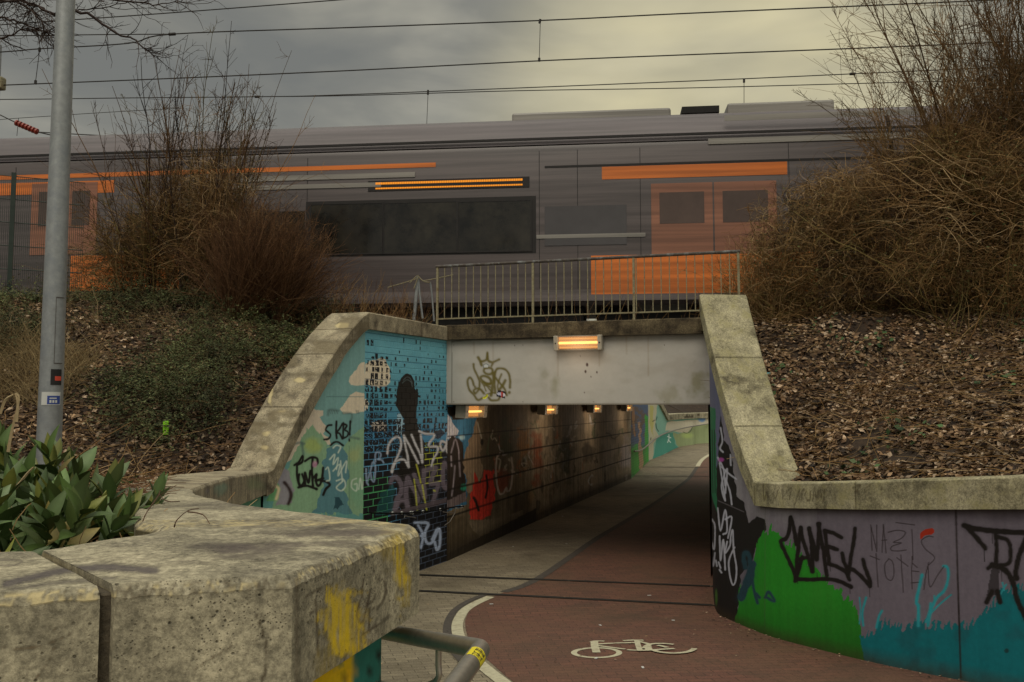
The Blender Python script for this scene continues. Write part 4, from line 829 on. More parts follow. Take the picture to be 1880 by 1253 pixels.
for l in ([(740, 330), (730, 140), (775, 340), (775, 140)], [(815, 345), (825, 135), (845, 350)], [(815, 255), (850, 252)], [(860, 195), (930, 180), (990, 195), (960, 240), (900, 270), (960, 275), (890, 300), (885, 330), (940, 335), (995, 328)], [(1037, 175), (1045, 290), (1048, 400)],
          [(1200, 230), (1160, 225), (1110, 260), (1140, 320), (1200, 370), (1205, 400), (1165, 440)], [(725, 372), (795, 400)], [(770, 355), (785, 605)], [(865, 395), (835, 440), (845, 530), (885, 555), (905, 500), (895, 420), (865, 392)], [(925, 385), (1010, 450)], [(955, 365), (965, 500), (975, 645)],
          [(1042, 375), (1035, 500), (1042, 620)], [(1040, 425), (1080, 460)], [(1040, 485), (1090, 490)], [(1035, 575), (1090, 570)], [(1128, 625), (1145, 500), (1165, 420)], [(1160, 440), (1165, 550), (1180, 605), (1230, 520), (1280, 450)], [(920, 122), (1060, 140)]):
    cv.stroke(zz(o6, k6, l), (34, 28, 30), 1.9, 1.0, .95, sm=len(l) > 4)
for x_, y_, l_ in ((1464, 1056, 16), (1500, 1052, 10), (1560, 1076, 14), (1596, 1078, 18), (1524, 1040, 9), (1822, 978, 20), (1838, 1046, 22)): cv.stroke([(x_, y_), (x_+.6, y_+l_)], BK, 1.3, 1, .85, sm=False)
cv.poly(zz(o6, k6, [(1100, 245), (1105, 200), (1140, 170), (1200, 165), (1212, 190), (1190, 210), (1140, 215), (1115, 240)]), (110, 28, 14), wob=1)
# big black letters on the right
for l, w_ in (([(1430, 145), (1500, 165), (1660, 185), (1900, 200)], 10), ([(1440, 150), (1510, 220), (1590, 315)], 9), ([(1665, 190), (1675, 300), (1670, 440)], 8), ([(1690, 230), (1760, 260), (1780, 350), (1760, 430), (1640, 450), (1610, 465)], 8), ([(1640, 440), (1740, 480), (1800, 580), (1830, 700), (1900, 850)], 10), ([(1900, 240), (1850, 350), (1820, 480), (1825, 540)], 10), ([(1900, 235), (1940, 330), (1960, 470)], 8), ([(1640, 640), (1600, 720)], 9), ([(1680, 640), (1700, 720)], 9)):
    cv.stroke(zz(o6, k6, l), BK, w_, 2)
cv.poly(zz(o6, k6, [(1640, 460), (1690, 460), (1700, 660), (1600, 670)]), BK, .75, wob=1); cv.stroke(zz(o6, k6, [(1582, 310), (1585, 415)]), BK, 1.3, 1)
# white scribbles on the black part
o7, k7 = (1280, 700), 2.915
for l in ([(120, 440), (135, 540), (150, 640), (130, 560), (160, 470), (150, 600)], [(130, 460), (175, 500), (210, 525)], [(150, 520), (175, 590), (185, 660)], [(110, 680), (125, 800), (150, 690), (160, 800), (140, 820)], [(150, 740), (185, 730), (165, 840)], [(120, 830), (125, 960), (140, 850), (150, 1010)], [(160, 860), (150, 920), (175, 880), (180, 830), (190, 800), (195, 900), (210, 1000), (205, 1070), (190, 1090), (175, 1040), (170, 960), (200, 890)],
          [(75, 740), (70, 820), (90, 900), (95, 780), (80, 740)], [(70, 900), (85, 990), (95, 920)], [(178, 395), (180, 450)], [(100, 960), (105, 990)], [(115, 970), (125, 1000)], [(125, 250), (135, 320), (122, 360), (138, 380)], [(110, 410), (140, 470), (150, 560)], [(120, 1010), (130, 1025)]):
    cv.stroke(zz(o7, k7, l), (132, 132, 142), 3.0, 1.3, .85)
cv.blob(1324, 845, 7, 6, (120, 50, 110), .9); cv.blob(1315, 1098, 3, 18, (50, 80, 30), .8)
for l in ([(112, 640), (250, 700)],): cv.stroke(zz(o7, k7, l), (70, 66, 70), 1.3, 1)
# construction joint and grime at the foot
cv.stroke([(1754.5, 930), (1764, 1245)], (22, 16, 14), 3.2, 1.5, .95, sm=False); cv.stroke([(1405, 930), (1404, 1160)], (50, 55, 40), 1.2, 1.5, .5, sm=False)
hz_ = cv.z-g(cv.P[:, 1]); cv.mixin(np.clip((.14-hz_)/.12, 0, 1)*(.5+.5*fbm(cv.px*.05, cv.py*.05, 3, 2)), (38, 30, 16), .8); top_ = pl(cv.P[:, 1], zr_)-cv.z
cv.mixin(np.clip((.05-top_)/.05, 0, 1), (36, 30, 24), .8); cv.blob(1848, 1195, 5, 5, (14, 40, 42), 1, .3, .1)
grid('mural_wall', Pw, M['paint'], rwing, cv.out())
bl = [RWALL[0]]+RWALL[2:]
backing(bl, .42, lambda p: -.02, lambda p: float(pl(p[1], zr_))-.02, M['conc_dark'], rwing)
lv = np.array(cr([(q[0], q[1]) for q in RWALL[5:]], 4)); lt = np.gradient(lv, axis=0); lt /= np.linalg.norm(lt, axis=1)[:, None]; ln = np.stack([-lt[:, 1], lt[:, 0]], -1)   # towards the bank
rows = []
for p, n in zip(lv, ln):
    zt = float(pl(p[1], zr_))+.25; rows.append((*(p-n*.06), *(p+n*.42), zt, .25))
def rc_paint(P):
    c = Canvas(P, (0, 0, 0), 2.2)
    for l in ([(470, 200), (475, 280), (490, 230), (495, 270)], [(520, 240), (535, 270), (550, 220)], [(570, 220), (575, 270)], [(590, 240), (620, 215), (610, 270)], [(640, 300), (665, 220)], [(675, 280), (680, 225), (700, 235), (690, 255), (710, 285)], [(720, 230), (722, 275), (705, 280)], [(735, 280), (745, 215), (755, 270), (770, 215), (790, 290), (800, 220)],
              [(945, 215), (990, 200), (960, 235), (1000, 225)], [(960, 190), (985, 245)], [(990, 195), (1000, 240), (1040, 215)], [(1000, 230), (1045, 195)], [(1100, 200), (1103, 220)], [(1105, 245), (1106, 250)]):
        c.stroke(zz(o5, k5, l), (62, 52, 36), 1.7, 1.2, .8)
    return c.out(True)
ex = [(1.0, .30), (2.4, .4)]
for k, s_ in enumerate(joint_split(rows, [.165, .345, .46, .62, .8])): coping(s_, M['cop_right'], rwing, step=.02, cross=.02, amp=.003, paint=rc_paint, seed=60+k)
# steep coping
st_l = [(2.56, 9.30, 3.12, 9.42, 1.68), (2.49, 9.66, 3.07, 9.80, 2.12), (2.43, 10.0, 3.03, 10.12, 2.62), (2.385, 10.40, 2.99, 10.50, 3.20), (2.35, 10.86, 2.955, 10.92, 3.87)]
st_l = [s_+(.25+.05*(i in (1, 2, 3)),) for i, s_ in enumerate(st_l)]
ss = np.array(cr(st_l, 6)); ss[0, :4] += [0, .008, 0, .008]
for k, s_ in enumerate(joint_split(ss, [.29, .64])): coping(s_, M['cop_right'], rwing, step=.025, cross=.025, amp=.003, seed=80+k)
coping([(2.37, 10.875, 2.97, 10.935, 3.855, .24), (2.80, 12.86, 3.3, 12.80, 3.80, .24)], M['cop_right'], rwing, step=.05, cross=.05, seed=90)
# ------------------------------------------------------------------ railing on the bridge
rail = thing('bridge_railing', 'rusty steel railing with thin upright bars on top of the bridge edge', 'railing', (*(FO+TD*.25+BD*2), 3.77))
RP = FO+TD*.22; zt_, zb_ = 4.775, 3.90
rt = lambda px_: (lambda q: float(np.dot(q[:2]-RP, BD)))(on_plane(px_, 560, RP, BD))
ta, tb_ = rt(803), rt(1357)
mb = MB(); a_ = RP+BD*(ta-.03); b_ = RP+BD*(tb_+.03)
mb.tube([(*a_, zt_), (*b_, zt_-.01)], .024, 10); mb.build('handrail', M['rail_top'], rail, smooth=True)
mb = MB(); mb.box((*((a_+b_)/2), zb_), (tb_-ta, .035, .022), BD); mb.build('bottom_rail', M['rusty'], rail)
for t_ in (ta, rt(978.5), rt(1164), tb_):
    mb = MB(); mb.box((*(RP+BD*t_), (zt_+3.76)/2), (.035, .03, zt_-3.76), BD); mb.build('post', M['rusty'], rail)
nb = int((tb_-ta)/.1285)
for k in range(1, nb+1):
    t_ = ta+k*(tb_-ta)/(nb+1)
    mb = MB(); mb.box((*(RP+BD*t_), (zt_+zb_)/2), (.013, .013, zt_-zb_-.02), BD); mb.build('bar', M['rusty'], rail)
# bent old fence posts left of the railing
bp_ = thing('broken_fence_post', 'bent grey steel posts with loose wire beside the left end of the bridge railing', 'post', (-1.75, 14.6, 3.7))
mb = MB()
for l, r_ in (([(760, 588), (764, 545), (768, 508)], .03), ([(776, 585), (770, 535), (768, 508)], .018), ([(797, 590), (793, 540), (790, 518)], .016)): mb.tube([at_y(a, b, 14.55) for a, b in l], r_, 8)
mb.build('post', M['galv'], bp_, smooth=True)
mb = MB()
for l in ([(768, 508), (778, 517), (790, 519)], [(765, 512), (740, 520), (712, 528)], [(778, 516), (800, 512), (832, 505)], [(752, 520), (768, 506), (760, 530)]): mb.tube(cr([at_y(a, b, 14.5) for a, b in l], 4), .009, 5)
mb.build('loose_wire', M['rusty'], bp_)
# ------------------------------------------------------------------ terrain
LM = [(2.2, -1.05), (2.5, -.80), (2.7, -.9), (3.45, -1.3), (4.3, -1.78), (6.8, -2.38), (9.75, -2.95), (11.9, -2.25), (14.3, -1.3), (20, -1.3)]
def left_x(y): return np.where(y < 2.2, -3.4+(y-1.45)/.75*2.35, pl(y, LM))
def zbank_l(x, y):
    h = np.maximum(0, (y-10.2)+.35*(-3.3-x)); cz = pl(y, [(1.4, 2.0), (4.5, 1.97), (9.7, 1.67)])
    h *= np.clip((y-5)/3, 0, 1)
    z = cz+.50*h; top = 4.12-.4*np.clip((y-15.3)/1.2, 0, 1)
    z = np.minimum(z, top); z += (fbm(x*1.1, y*1.1, 4, 70)-.5)*.28*np.clip((y-6)/3, 0, 1)*np.clip((left_x(y)-x)/.8, 0, 1)
    e = (x-FO[0])*TD[0]+(y-FO[1])*TD[1]; z = np.maximum(z, np.minimum(3.72, 3.72+1.0*(e-.5)))
    near = np.clip((left_x(y)-x)/.6, 0, 1); lim = pl(y, [(9.7, 1.67), (10.5, 2.4), (11.3, 3.1), (11.9, 3.45), (14.3, 3.7)])
    return np.where((y > 9.7) & (z > lim), lim*(1-near)+z*near, z)
yb = np.concatenate([np.arange(1.5, 16.6, .12)]); ub = np.concatenate([np.linspace(0, 6, 60), np.linspace(6.2, 40, 25)])
Yb = np.repeat(yb[:, None], len(ub), 1); Xb = left_x(Yb)-ub[None]; Zb = zbank_l(Xb, Yb)
tag(grid('embankment', np.dstack([Xb, Yb, Zb]), M['soil'], flip=True), kind='structure')
def zbank_r(x, y):
    s = (x-2.62)*.89+(y-9.3)*.45; s = np.maximum(0, s-.25)
    cz = pl(y, [(2.4, 2.1), (6.6, 1.93), (9.3, 1.64)])
    z = np.minimum(3.68, cz+.40*s); e = (x-FO[0])*TD[0]+(y-FO[1])*TD[1]; z = np.maximum(z, np.minimum(3.76, 3.76+.9*(e-.7)))
    return z+(fbm(x*1.2, y*1.2, 4, 75)-.5)*.22*np.clip((x-right_x(y)-.4)/.8, 0, 1)
yb = np.arange(2.7, 16.6, .12); Yr = np.repeat(yb[:, None], len(ub), 1); Xr = right_x(Yr)+.16+ub[None]; Zr = zbank_r(Xr, Yr)
tag(grid('embankment', np.dstack([Xr, Yr, Zr]), M['soil']), kind='structure')
# railway plateau
T_ = np.linspace(-60, 60, 121); U_ = np.array([.35, 1, 2, 4, 8, 12, 15.6, 16.1, 21, 26]); zU = np.array([3.70, 3.72, 3.74, 3.74, 3.74, 3.74, 3.74, 3.6, 1.5, 0.0])
base = FO[None, None]+T_[:, None, None]*BD[None, None]+U_[None, :, None]*TD[None, None]
zz_ = np.repeat(zU[None], len(T_), 0).copy(); inside = (T_ > -.5) & (T_ < TW+.5); zz_[~inside, :4] = (2.9, 3.2, 3.45, 3.6); zz_[inside, 7:] = 3.6
tag(grid('railway_bed', np.dstack([base, zz_])[:, :8], M['ballast'], smooth=False), kind='structure')
tag(grid('embankment', np.dstack([base, zz_])[T_ < 1.0][:-2, 7:], M['soil'], smooth=False), kind='structure')
tag(grid('embankment', np.dstack([base, zz_])[T_ > TW+.3][1:, 7:], M['soil'], smooth=False), kind='structure')
# ------------------------------------------------------------------ walls beyond the exit
exw = thing('retaining_wall', 'curved teal and yellow-green painted wall beyond the far end of the underpass', 'wall', (E0[0], E0[1], 0))
E1 = on_ground(1191, 847)[:2]; EL = [E0+TD*.02, E1]
Pw, sw = wall_grid(EL, lambda s, X, Y: g(Y)-.03, lambda s, X, Y: np.full_like(s, 3.6), .03, .02)
cv = Canvas(Pw, (56, 68, 90), 2.5, su=sw); o8, k8 = (1100, 730), 8.355
cv.mixin(np.clip((fbm(cv.px*.12, cv.py*.12, 4, 3)-.48)*7, 0, 1), (74, 60, 50), .9); cv.mixin(np.clip((cv.py-805-14*vnoise(cv.px*.1, cv.px*0, 3))/14, 0, 1), (48, 104, 40), .9)
cv.poly(zz(o8, k8, [(510, 150), (540, 150), (545, 400), (560, 600), (530, 600), (505, 300)]), (120, 84, 52), .8, wob=1); cv.poly(zz(o8, k8, [(600, 380), (640, 380), (650, 700), (690, 900), (680, 1100), (620, 1100), (610, 700)]), (128, 100, 78), .9, wob=2)
cv.poly(zz(o8, k8, [(705, 260), (755, 300), (765, 980), (720, 990), (700, 500)]), (44, 118, 42), .9, wob=1); cv.poly(zz(o8, k8, [(440, 130), (475, 130), (478, 850), (455, 980), (440, 900)]), (74, 94, 130), .9); cv.poly(zz(o8, k8, [(500, 800), (600, 700), (620, 1100), (560, 1180), (480, 1150)]), (52, 118, 42), .8, wob=2)
rr = np.floor(cv.z/.09); br_ = ((cv.z/.09-rr) < .18) | (((cv.s/.25+(rr % 2)*.5) % 1) < .08); cv.mixin(br_*(cv.py > 770)*1.0, (40, 34, 30), .6)
grid('brick_mural', Pw, M['paint_brick'], exw, cv.out(), smooth=False, flip=True)
EP = [E1]+[on_ground(*p)[:2] for p in ((1196, 844), (1220, 834), (1247, 821), (1272, 817), (1298, 814))]; EP.append(EP[-1]+np.array([5., 2.0]))
line = cr(EP, 5)
def ex_top(s, X, Y):
    q, _ = proj(np.stack([X, Y, np.full_like(X, 1.8)], -1)); return pl(q, [(1190, 3.6), (1203, 3.0), (1208, 2.55), (1224.5, 1.77), (1298, 1.80), (1500, 1.95)])
Pw, sw = wall_grid(line, lambda s, X, Y: g(Y)-.03, ex_top, .035, .03)
cv = Canvas(Pw, (88, 120, 108), 2.7, su=sw)
cv.poly(zz(o8, k8, [(755, 100), (900, 100), (850, 450), (900, 590), (840, 700), (820, 950), (760, 950)]), (134, 128, 108), .9, wob=2); cv.poly(zz(o8, k8, [(780, 130), (830, 130), (835, 400), (820, 600), (780, 400)]), (128, 124, 66), .8, wob=1.5)
cv.poly(zz(o8, k8, [(820, 950), (880, 650), (960, 580), (1130, 540), (1160, 700), (1220, 780), (1000, 880)]), (50, 104, 92), .95, wob=2)
cv.poly(zz(o8, k8, [(1130, 530), (1200, 560), (1400, 500), (1440, 440), (1700, 400), (2600, 300), (2600, 900), (1220, 770), (1150, 640)]), (104, 112, 80), .95, wob=2)
cv.poly(zz(o8, k8, [(1040, 380), (1200, 360), (1700, 320), (2600, 250), (2600, 330), (1650, 405), (1440, 450), (1350, 550), (1200, 530), (1100, 500), (1020, 520)]), (140, 134, 118), .95, wob=2)
cv.blob(1289, 770, 8, 6, (62, 96, 132), .9); cv.blob(1262, 800, 12, 7, (122, 136, 80), .7); cv.stroke(zz(o8, k8, [(1430, 450), (1400, 520), (1340, 550), (1290, 530)]), (50, 50, 48), 1, 1)
for l in ([(1050, 600), (1100, 620)], [(1070, 570), (1070, 640), (1050, 690)], [(1060, 650), (1095, 690)]): cv.stroke(zz(o8, k8, l), (150, 175, 160), 1.5, 1)
for l in ([(870, 400), (880, 470), (910, 520)], [(820, 370), (850, 350)], [(890, 300), (870, 350)], [(795, 620), (790, 650)]): cv.stroke(zz(o8, k8, l), (30, 34, 34), 1.4, 1)
grid('mural_wall', Pw, M['paint'], exw, cv.out(), flip=True)
rows = []; lt = np.gradient(line, axis=0); lt /= np.linalg.norm(lt, axis=1)[:, None]; ln = np.stack([-lt[:, 1], lt[:, 0]], -1)
zt2 = ex_top(None, line[:, 0], line[:, 1])
for p, n, z_ in zip(line, ln, zt2): rows.append((*(p-n*.08), *(p+n*.4), z_+.27, .27))
kk = np.argmin(np.abs(zt2-1.77)); 
def ex_paint(P):
    c = Canvas(P, (0, 0, 0), 2.0); c.blob(1232, 767, 4, 2.6, (40, 34, 28), 1, .4, .4); c.blob(1282.5, 763, 3.4, 2, (50, 36, 30), 1, .4, .4)
    for l in ([(1310, 270), (1340, 265), (1325, 300)], [(1355, 270), (1350, 300)], [(1370, 300), (1390, 265)], [(1410, 270), (1430, 265), (1435, 290), (1410, 290)], [(1310, 305), (1440, 300)]): c.stroke(zz(o8, k8, l), (45, 38, 28), 1, .8)
    return c.out(True)
for s_ in (rows[1:kk+1], rows[kk:]): 
    for q in joint_split(s_, [.5] if len(s_) > 6 else []): coping(q, M['cop_far'], exw, step=.1, cross=.08, paint=ex_paint)
# white bent handrail along these walls
hr = thing('handrail', 'thin pale tube handrail curving along the far painted wall', 'handrail', (E1[0], E1[1], 1.1))
pts = []
ELn = [E0, E1]+EP[1:]
for px_, py_ in zz(o8, k8, [(500, 825), (570, 820), (640, 790), (700, 745), (760, 690), (830, 635), (900, 590), (1000, 545), (1100, 510), (1250, 475), (1400, 445), (1650, 405)]):
    best = None
    for a, b in zip(ELn[:-1], ELn[1:]):
        q = on_plane(px_, py_, a, b-a); t_ = np.dot(q[:2]-a, b-a)/np.dot(b-a, b-a)
        if -.02 <= t_ <= 1.02: best = q; nn = np.array([(b-a)[1], -(b-a)[0]]); nn /= np.linalg.norm(nn); break
    if best is not None: pts.append(best+np.array([nn[0], nn[1], 0])*.08)
mb = MB(); mb.tube(cr(pts, 4), .028, 8); mb.build('rail', M['tr_pale'], hr, smooth=True)
# bank above that wall
off = np.array([.4, 1.5, 3, 5, 8, 12]); Pk = line[:, None]+ln[:, None]*off[None, :, None]; Zk = np.minimum(1.9+.0*zt2[:, None]+.42*off[None], 4.4)+(fbm(Pk[..., 0], Pk[..., 1], 3, 4)-.5)*.3
tag(grid('embankment', np.dstack([Pk, Zk]), M['soil']), kind='structure')
bh = MB()
for k in range(2): pass
# ------------------------------------------------------------------ train
U = np.array([.9941, -.1085]); NN = np.array([-.1085, -.9941]); O_ = np.array([0, 17.0])
def T3(u, n, z): p = O_+U*u+NN*n; return np.array([p[0], p[1], z])
def tr(px_, py_): q = on_plane(px_, py_, O_, U); return float(np.dot(q[:2]-O_, U)), float(q[2])
train = thing('passenger_train', 'long dark grey commuter train with orange stripe and doors on the embankment', 'train', tuple(T3(0, -1.45, 3.9)))
prof = [(-.10, 4.42), (-.03, 4.50), (0, 4.70), (0, 7.52), (-.02, 7.60)]
roofp = [(-.03, 7.63), (-.07, 7.78), (-.16, 7.98), (-.38, 8.2), (-.75, 8.38), (-1.45, 8.47)]
def sweep(pf, u0, u1, close=True):
    full = pf+[(-2.9-n, z) for n, z in pf[::-1]]
    mb = MB(); m = len(full); vs = [T3(u, n, z) for u in (u0, u1) for n, z in full]
    mb.add(vs, [(k, (k+1) % m, m+(k+1) % m, m+k) for k in range(m)]+[tuple(range(m))[::-1], tuple(range(m, 2*m))]); return mb
uA, uB = -14.5, 14.5; ucut = tr(1640, 400)[0]
for a, b in ((uA, ucut-.04), (ucut+.04, uB)):
    bd = sweep(prof, a, b).build('coach_body', M['tr_grey'], train, smooth=True)
    rf = sweep(roofp, a, b).build('roof', M['tr_roof'], train, smooth=True)
sweep([(-.25, 4.7), (-.25, 7.9)], ucut-.03, ucut+.03).build('gangway', M['black'], train)
def panel(name, u0, u1, z0, z1, mat, d=.006, parent=None, bev=0):
    mb = MB(); q = [T3(u0, -.01, z0), T3(u1, -.01, z0), T3(u1, d, z0), T3(u0, d, z0), T3(u0, -.01, z1), T3(u1, -.01, z1), T3(u1, d, z1), T3(u0, d, z1)]
    mb.hexa(q); return mb.build(name, mat, parent or train, bevel=bev)
def pp(name, pxa, pxb, ya, yb, mat, **kw):     # rectangle measured at its left end
    u0, z1 = tr(pxa, ya); _, z0 = tr(pxa, yb); u1, _ = tr(pxb, ya); return panel(name, u0, u1, z0, z1, mat, **kw)
ul = tr(0, 400)[0]-2
z_or = [tr(400, 311)[1], tr(400, 319)[1]]
panel('stripe', uA, tr(800, 300)[0], z_or[1], z_or[0], M['tr_orange'])
panel('skirt_panel', uA+.01, uB-.01, 4.50, 4.72, M['tr_low'], d=.004)
zg = tr(620, 268)[1]; panel('gutter', uA, uB, zg-.022, zg+.022, M['tr_line'], d=.03)
zl = tr(1240, 300)[1]; panel('seal_line', tr(1000, 300)[0], uB, zl-.02, zl+.02, M['tr_line'], d=.008)
pp('header_panel', 1105, 1445, 307, 330, M['tr_orange']); pp('header_panel', -20, 210, 338, 360, M['tr_orange'])
pp('lower_panel', 1085, 1500, 470, 541, M['tr_orange'], d=.005); pp('lower_panel', 130, 330, 470, 535, M['tr_orange'], d=.005)
# doors
def door(px0, px1):
    u0, zt = tr(px0, 338); u1, _ = tr(px1, 338); _, zb = tr(px0, 470); um = (u0+u1)/2
    for a, b in ((u0, um-.015), (um+.015, u1)):
        d_ = panel('door', a, b, zb+.01, zt, M['tr_rust'], d=.010)
        panel('door_window', a+.16, b-.16, zb+.62, zt-.18, M['tr_tint'], d=.014, parent=d_)
door(1195, 1425); door(60, 180)
# windows
pp('window_band', 562, 984, 371, 473, M['tr_line'], d=.005)
for x_ in (30, 245, 565, 990, 1060, 1175, 1448): 
    u_, z1_ = tr(x_, 300); panel('panel_seam', u_-.006, u_+.006, 4.75, 7.5, M['tr_line'], d=.003)
def frame(w_, a, b, y0, y1):
    u0, z1 = tr(a, y0); u1, _ = tr(b, y0); _, z0 = tr(a, y1); mb = MB()
    for ua, ub, za, zb in ((u0-.03, u1+.03, z1, z1+.03), (u0-.03, u1+.03, z0-.03, z0), (u0-.03, u0, z0, z1), (u1, u1+.03, z0, z1)):
        q = [T3(ua, 0, za), T3(ub, 0, za), T3(ub, .02, za), T3(ua, .02, za), T3(ua, 0, zb), T3(ub, 0, zb), T3(ub, .02, zb), T3(ua, .02, zb)]; mb.hexa(q)
    mb.build('window_frame', M['tr_line'], w_)
for a, b in ((572, 702), (706, 838), (842, 974)):
    w1 = pp('window', a, b, 377+(572-a)*.018, 467+(572-a)*.018, M['tr_glass'], d=.012); frame(w1, a, b, 377+(572-a)*.018, 467+(572-a)*.018)
for a, b in ((1450, 1520), (1524, 1600), (230, 395), (400, 560)): pp('window', a, b, 368 if a > 900 else 392, 458 if a > 900 else 470, M['tr_glass'], d=.012)
pp('window', 1000, 1150, 380, 452, plain('train_screened_window', (.075, .068, .07), .25, noise=.2, scale=.7), d=.012)
for a, b, y0, y1 in ((400, 762, 327, 336), (390, 700, 344, 352), (985, 1185, 432, 439)): pp('light_strip', a, b, y0, y1, M['tr_pale'], d=.016)

# destination display: two rows of small lamps
dsp = pp('display', 676, 972, 333, 352, M['tr_line'], d=.013)
mb = MB(); u0, z1 = tr(690, 338); u1 = tr(960, 338)[0]; nn = 84
for z0_, h_ in ((z1-.02, .042), (z1-.115, .03)):
    mb = MB()
    for k in range(nn):
        u = u0+(u1-u0)*k/nn
        q = [T3(u, .013, z0_), T3(u+(u1-u0)/nn*.78, .013, z0_), T3(u+(u1-u0)/nn*.78, .02, z0_), T3(u, .02, z0_)]; q += [a+np.array([0, 0, h_]) for a in q]; mb.hexa(q)
    mb.build('display_row', M['led'], dsp)

for a, b, y in ((1330, 1700, 217), (1300, 1700, 260)):
    u0, z_ = tr(a, y); u1 = tr(b, y)[0]; panel('roof_strip', u0, min(u1, uB-.2), z_-.06, z_+.05, M['tr_pale'], d=.02 if y > 230 else -.0)
# roof equipment
mb = MB()
for a, b, h_ in ((930, 1240, .17), (1350, 1560, .20)):
    u0, u1 = tr(a, 300)[0], tr(b, 300)[0]; c_ = T3((u0+u1)/2, -1.55, 8.36+h_*.75); mb.box(c_, (u1-u0, 1.2, h_*1.5), U)
    mb.build('roof_unit', M['tr_pale'], train, bevel=.05); mb = MB()
mb = MB(); u0, u1 = tr(1262, 300)[0], tr(1335, 300)[0]; mb.box(T3((u0+u1)/2, -1.5, 8.56), (u1-u0, 1.0, .14), U)
mb.build('pantograph', M['black'], train)
# running gear
def bogie(u):
    m1 = MB()
    m1.box(T3(u, -.45, 4.22), (2.6, .12, .22), U)
    b_ = m1.build('bogie', M['black'], train)
    for du in (-.95, .95):
        for n_ in (-.72, -2.18): m2 = MB(); m2.cyl(T3(u+du, n_, 4.27), .42, .13, (NN[0], NN[1], 0), 24); m2.build('wheel', M['black'], b_)
for u in (-11.5, -3.8, 3.0, 12.0): bogie(u)
mb = MB()
for a, b in ((-10, -5.6), (-2.2, 1.4), (4.6, 10.2)):
    mb = MB(); mb.box(T3((a+b)/2, -1.45, 4.27), (b-a, 2.3, .42), U); mb.build('underframe_box', M['black'], train, bevel=.03)
# tracks
for k, nn_ in enumerate((-1.45, -5.7)):
    tk = thing('railway_track', ('steel rails and concrete sleepers under the train', 'steel rails and sleepers of the second track behind the train')[k], 'railway track', tuple(T3(0, nn_, 3.74)))
    for s in (-.75, .75):
        mb = MB(); mb.box(T3(0, nn_+s, 3.87), (60, .07, .13), U); mb.build('rail', M['rusty'], tk)
    mb = MB()
    for j in range(96): mb.box(T3(-29+j*.61, nn_, 3.755), (.26, 2.5, .10), U)
    o_ = mb.build('sleeper', M['conc_dark'], tk)
# ------------------------------------------------------------------ overhead lines (true sagging wires over each track)
def wire_line(name, label, parts, Yc):
    t = thing(name, label, 'overhead wire', tuple(at_y(940, 300, Yc)))
    D = U; P_ = np.array([0, Yc])
    for kind, pts_, r_ in parts:
        mb = MB(); q = [on_plane(a, b, P_, D) for a, b in pts_]
        mb.tube(cr(q, 6) if len(q) > 2 and kind != 'clamp' else q, r_, 6); mb.build(kind, M['wire'], t)
    return t
wire_line('overhead_line', 'nearest overhead line, upper and lower wire joined by thin droppers above the train', [
    ('messenger_wire', [(-260, 112), (0, 96), (73, 90), (235, 80), (316, 63), (640, 51), (992, 38), (1260, 25), (1768, 3), (2100, -14)], .014),
    ('contact_wire', [(-260, 168), (0, 157), (300, 145), (640, 130), (992, 112), (1260, 101), (1650, 86), (2100, 66)], .0135),
    ('dropper', [(73, 90), (65, 153)], .008), ('dropper', [(992, 38), (990, 112)], .008), ('dropper', [(1770, 3), (1768, 81)], .008),
    ('clamp', [(310, 63.5), (322, 62.7)], .035), ('clamp', [(992, 36), (990.5, 43)], .03), ('clamp', [(990, 107), (990, 113)], .03), ('clamp', [(73, 88), (72.5, 95)], .03), ('clamp', [(65.5, 148), (65, 155)], .03)], 18.5)
wire_line('feeder_wire', 'thin wire from the top left joining the nearest overhead line at a small clamp', [('feeder', [(-200, 67), (27, 66), (180, 64), (316, 63)], .012)], 18.52)
wire_line('feeder_wire', 'topmost wire, leaving the picture above the left half', [('feeder', [(-260, 64), (0, 46), (300, 25), (625, 0), (900, -22)], .013)], 19.5)
wire_line('overhead_line', 'second overhead line, two converging wires behind the train roof', [
    ('messenger_wire', [(-300, 184), (0, 183), (250, 180), (470, 178), (640, 174), (1260, 149.5), (1565, 136), (1700, 130), (2100, 112)], .013),
    ('contact_wire', [(470, 178), (640, 176), (950, 167), (1260, 162), (1600, 153), (2100, 140)], .012),
    ('dropper', [(786, 168), (783, 240)], .008), ('dropper', [(1366, 146), (1366, 210)], .008),
    ('clamp', [(468, 178), (476, 178)], .035), ('clamp', [(786, 166), (785.5, 174)], .03), ('clamp', [(1366, 145), (1366, 152)], .03), ('clamp', [(1560, 136.3), (1570, 135.9)], .035)], 22.7)
wire_line('feeder_wire', 'lowest thin wire left of the tall shrub, above the train roof', [('feeder', [(-60, 228), (0, 220), (100, 213), (190, 207), (330, 199)], .009), ('dropper', [(34, 218), (31, 250)], .008)], 24.5)
ins = thing('insulator', 'red ribbed insulator on a slanting stay wire above the train at far left', 'insulator', tuple(at_y(50, 233, 19.6)))
mb = MB(); a, b = at_y(28, 225, 19.6), at_y(70, 243, 19.6)
for k in range(7): c_ = a+(b-a)*(k+.5)/7; mb.cyl(c_, .07, .035, b-a, 12)
mb.cyl((a+b)/2, .035, np.linalg.norm(b-a), b-a, 8); mb.build('insulator_body', M['insul'], ins, smooth=True)
mb = MB(); mb.tube([at_y(-60, 182, 19.6), a], .014, 6); mb.tube([b, at_y(92, 248, 19.6)], .014, 6); mb.tube([b, at_y(200, 250, 19.6)], .012, 6); mb.build('stay_wire', M['wire'], ins)
mast = thing('catenary_mast', 'edge of a grey mast fitting just inside the left edge of the picture', 'mast', tuple(at_y(-25, 560, 19.8)))
mb = MB(); q = at_y(-22, 300, 19.8); mb.box((q[0], q[1], 7.3), (.26, .26, 7.2), U); mb.build('mast_post', M['galv'], mast, bevel=.01)
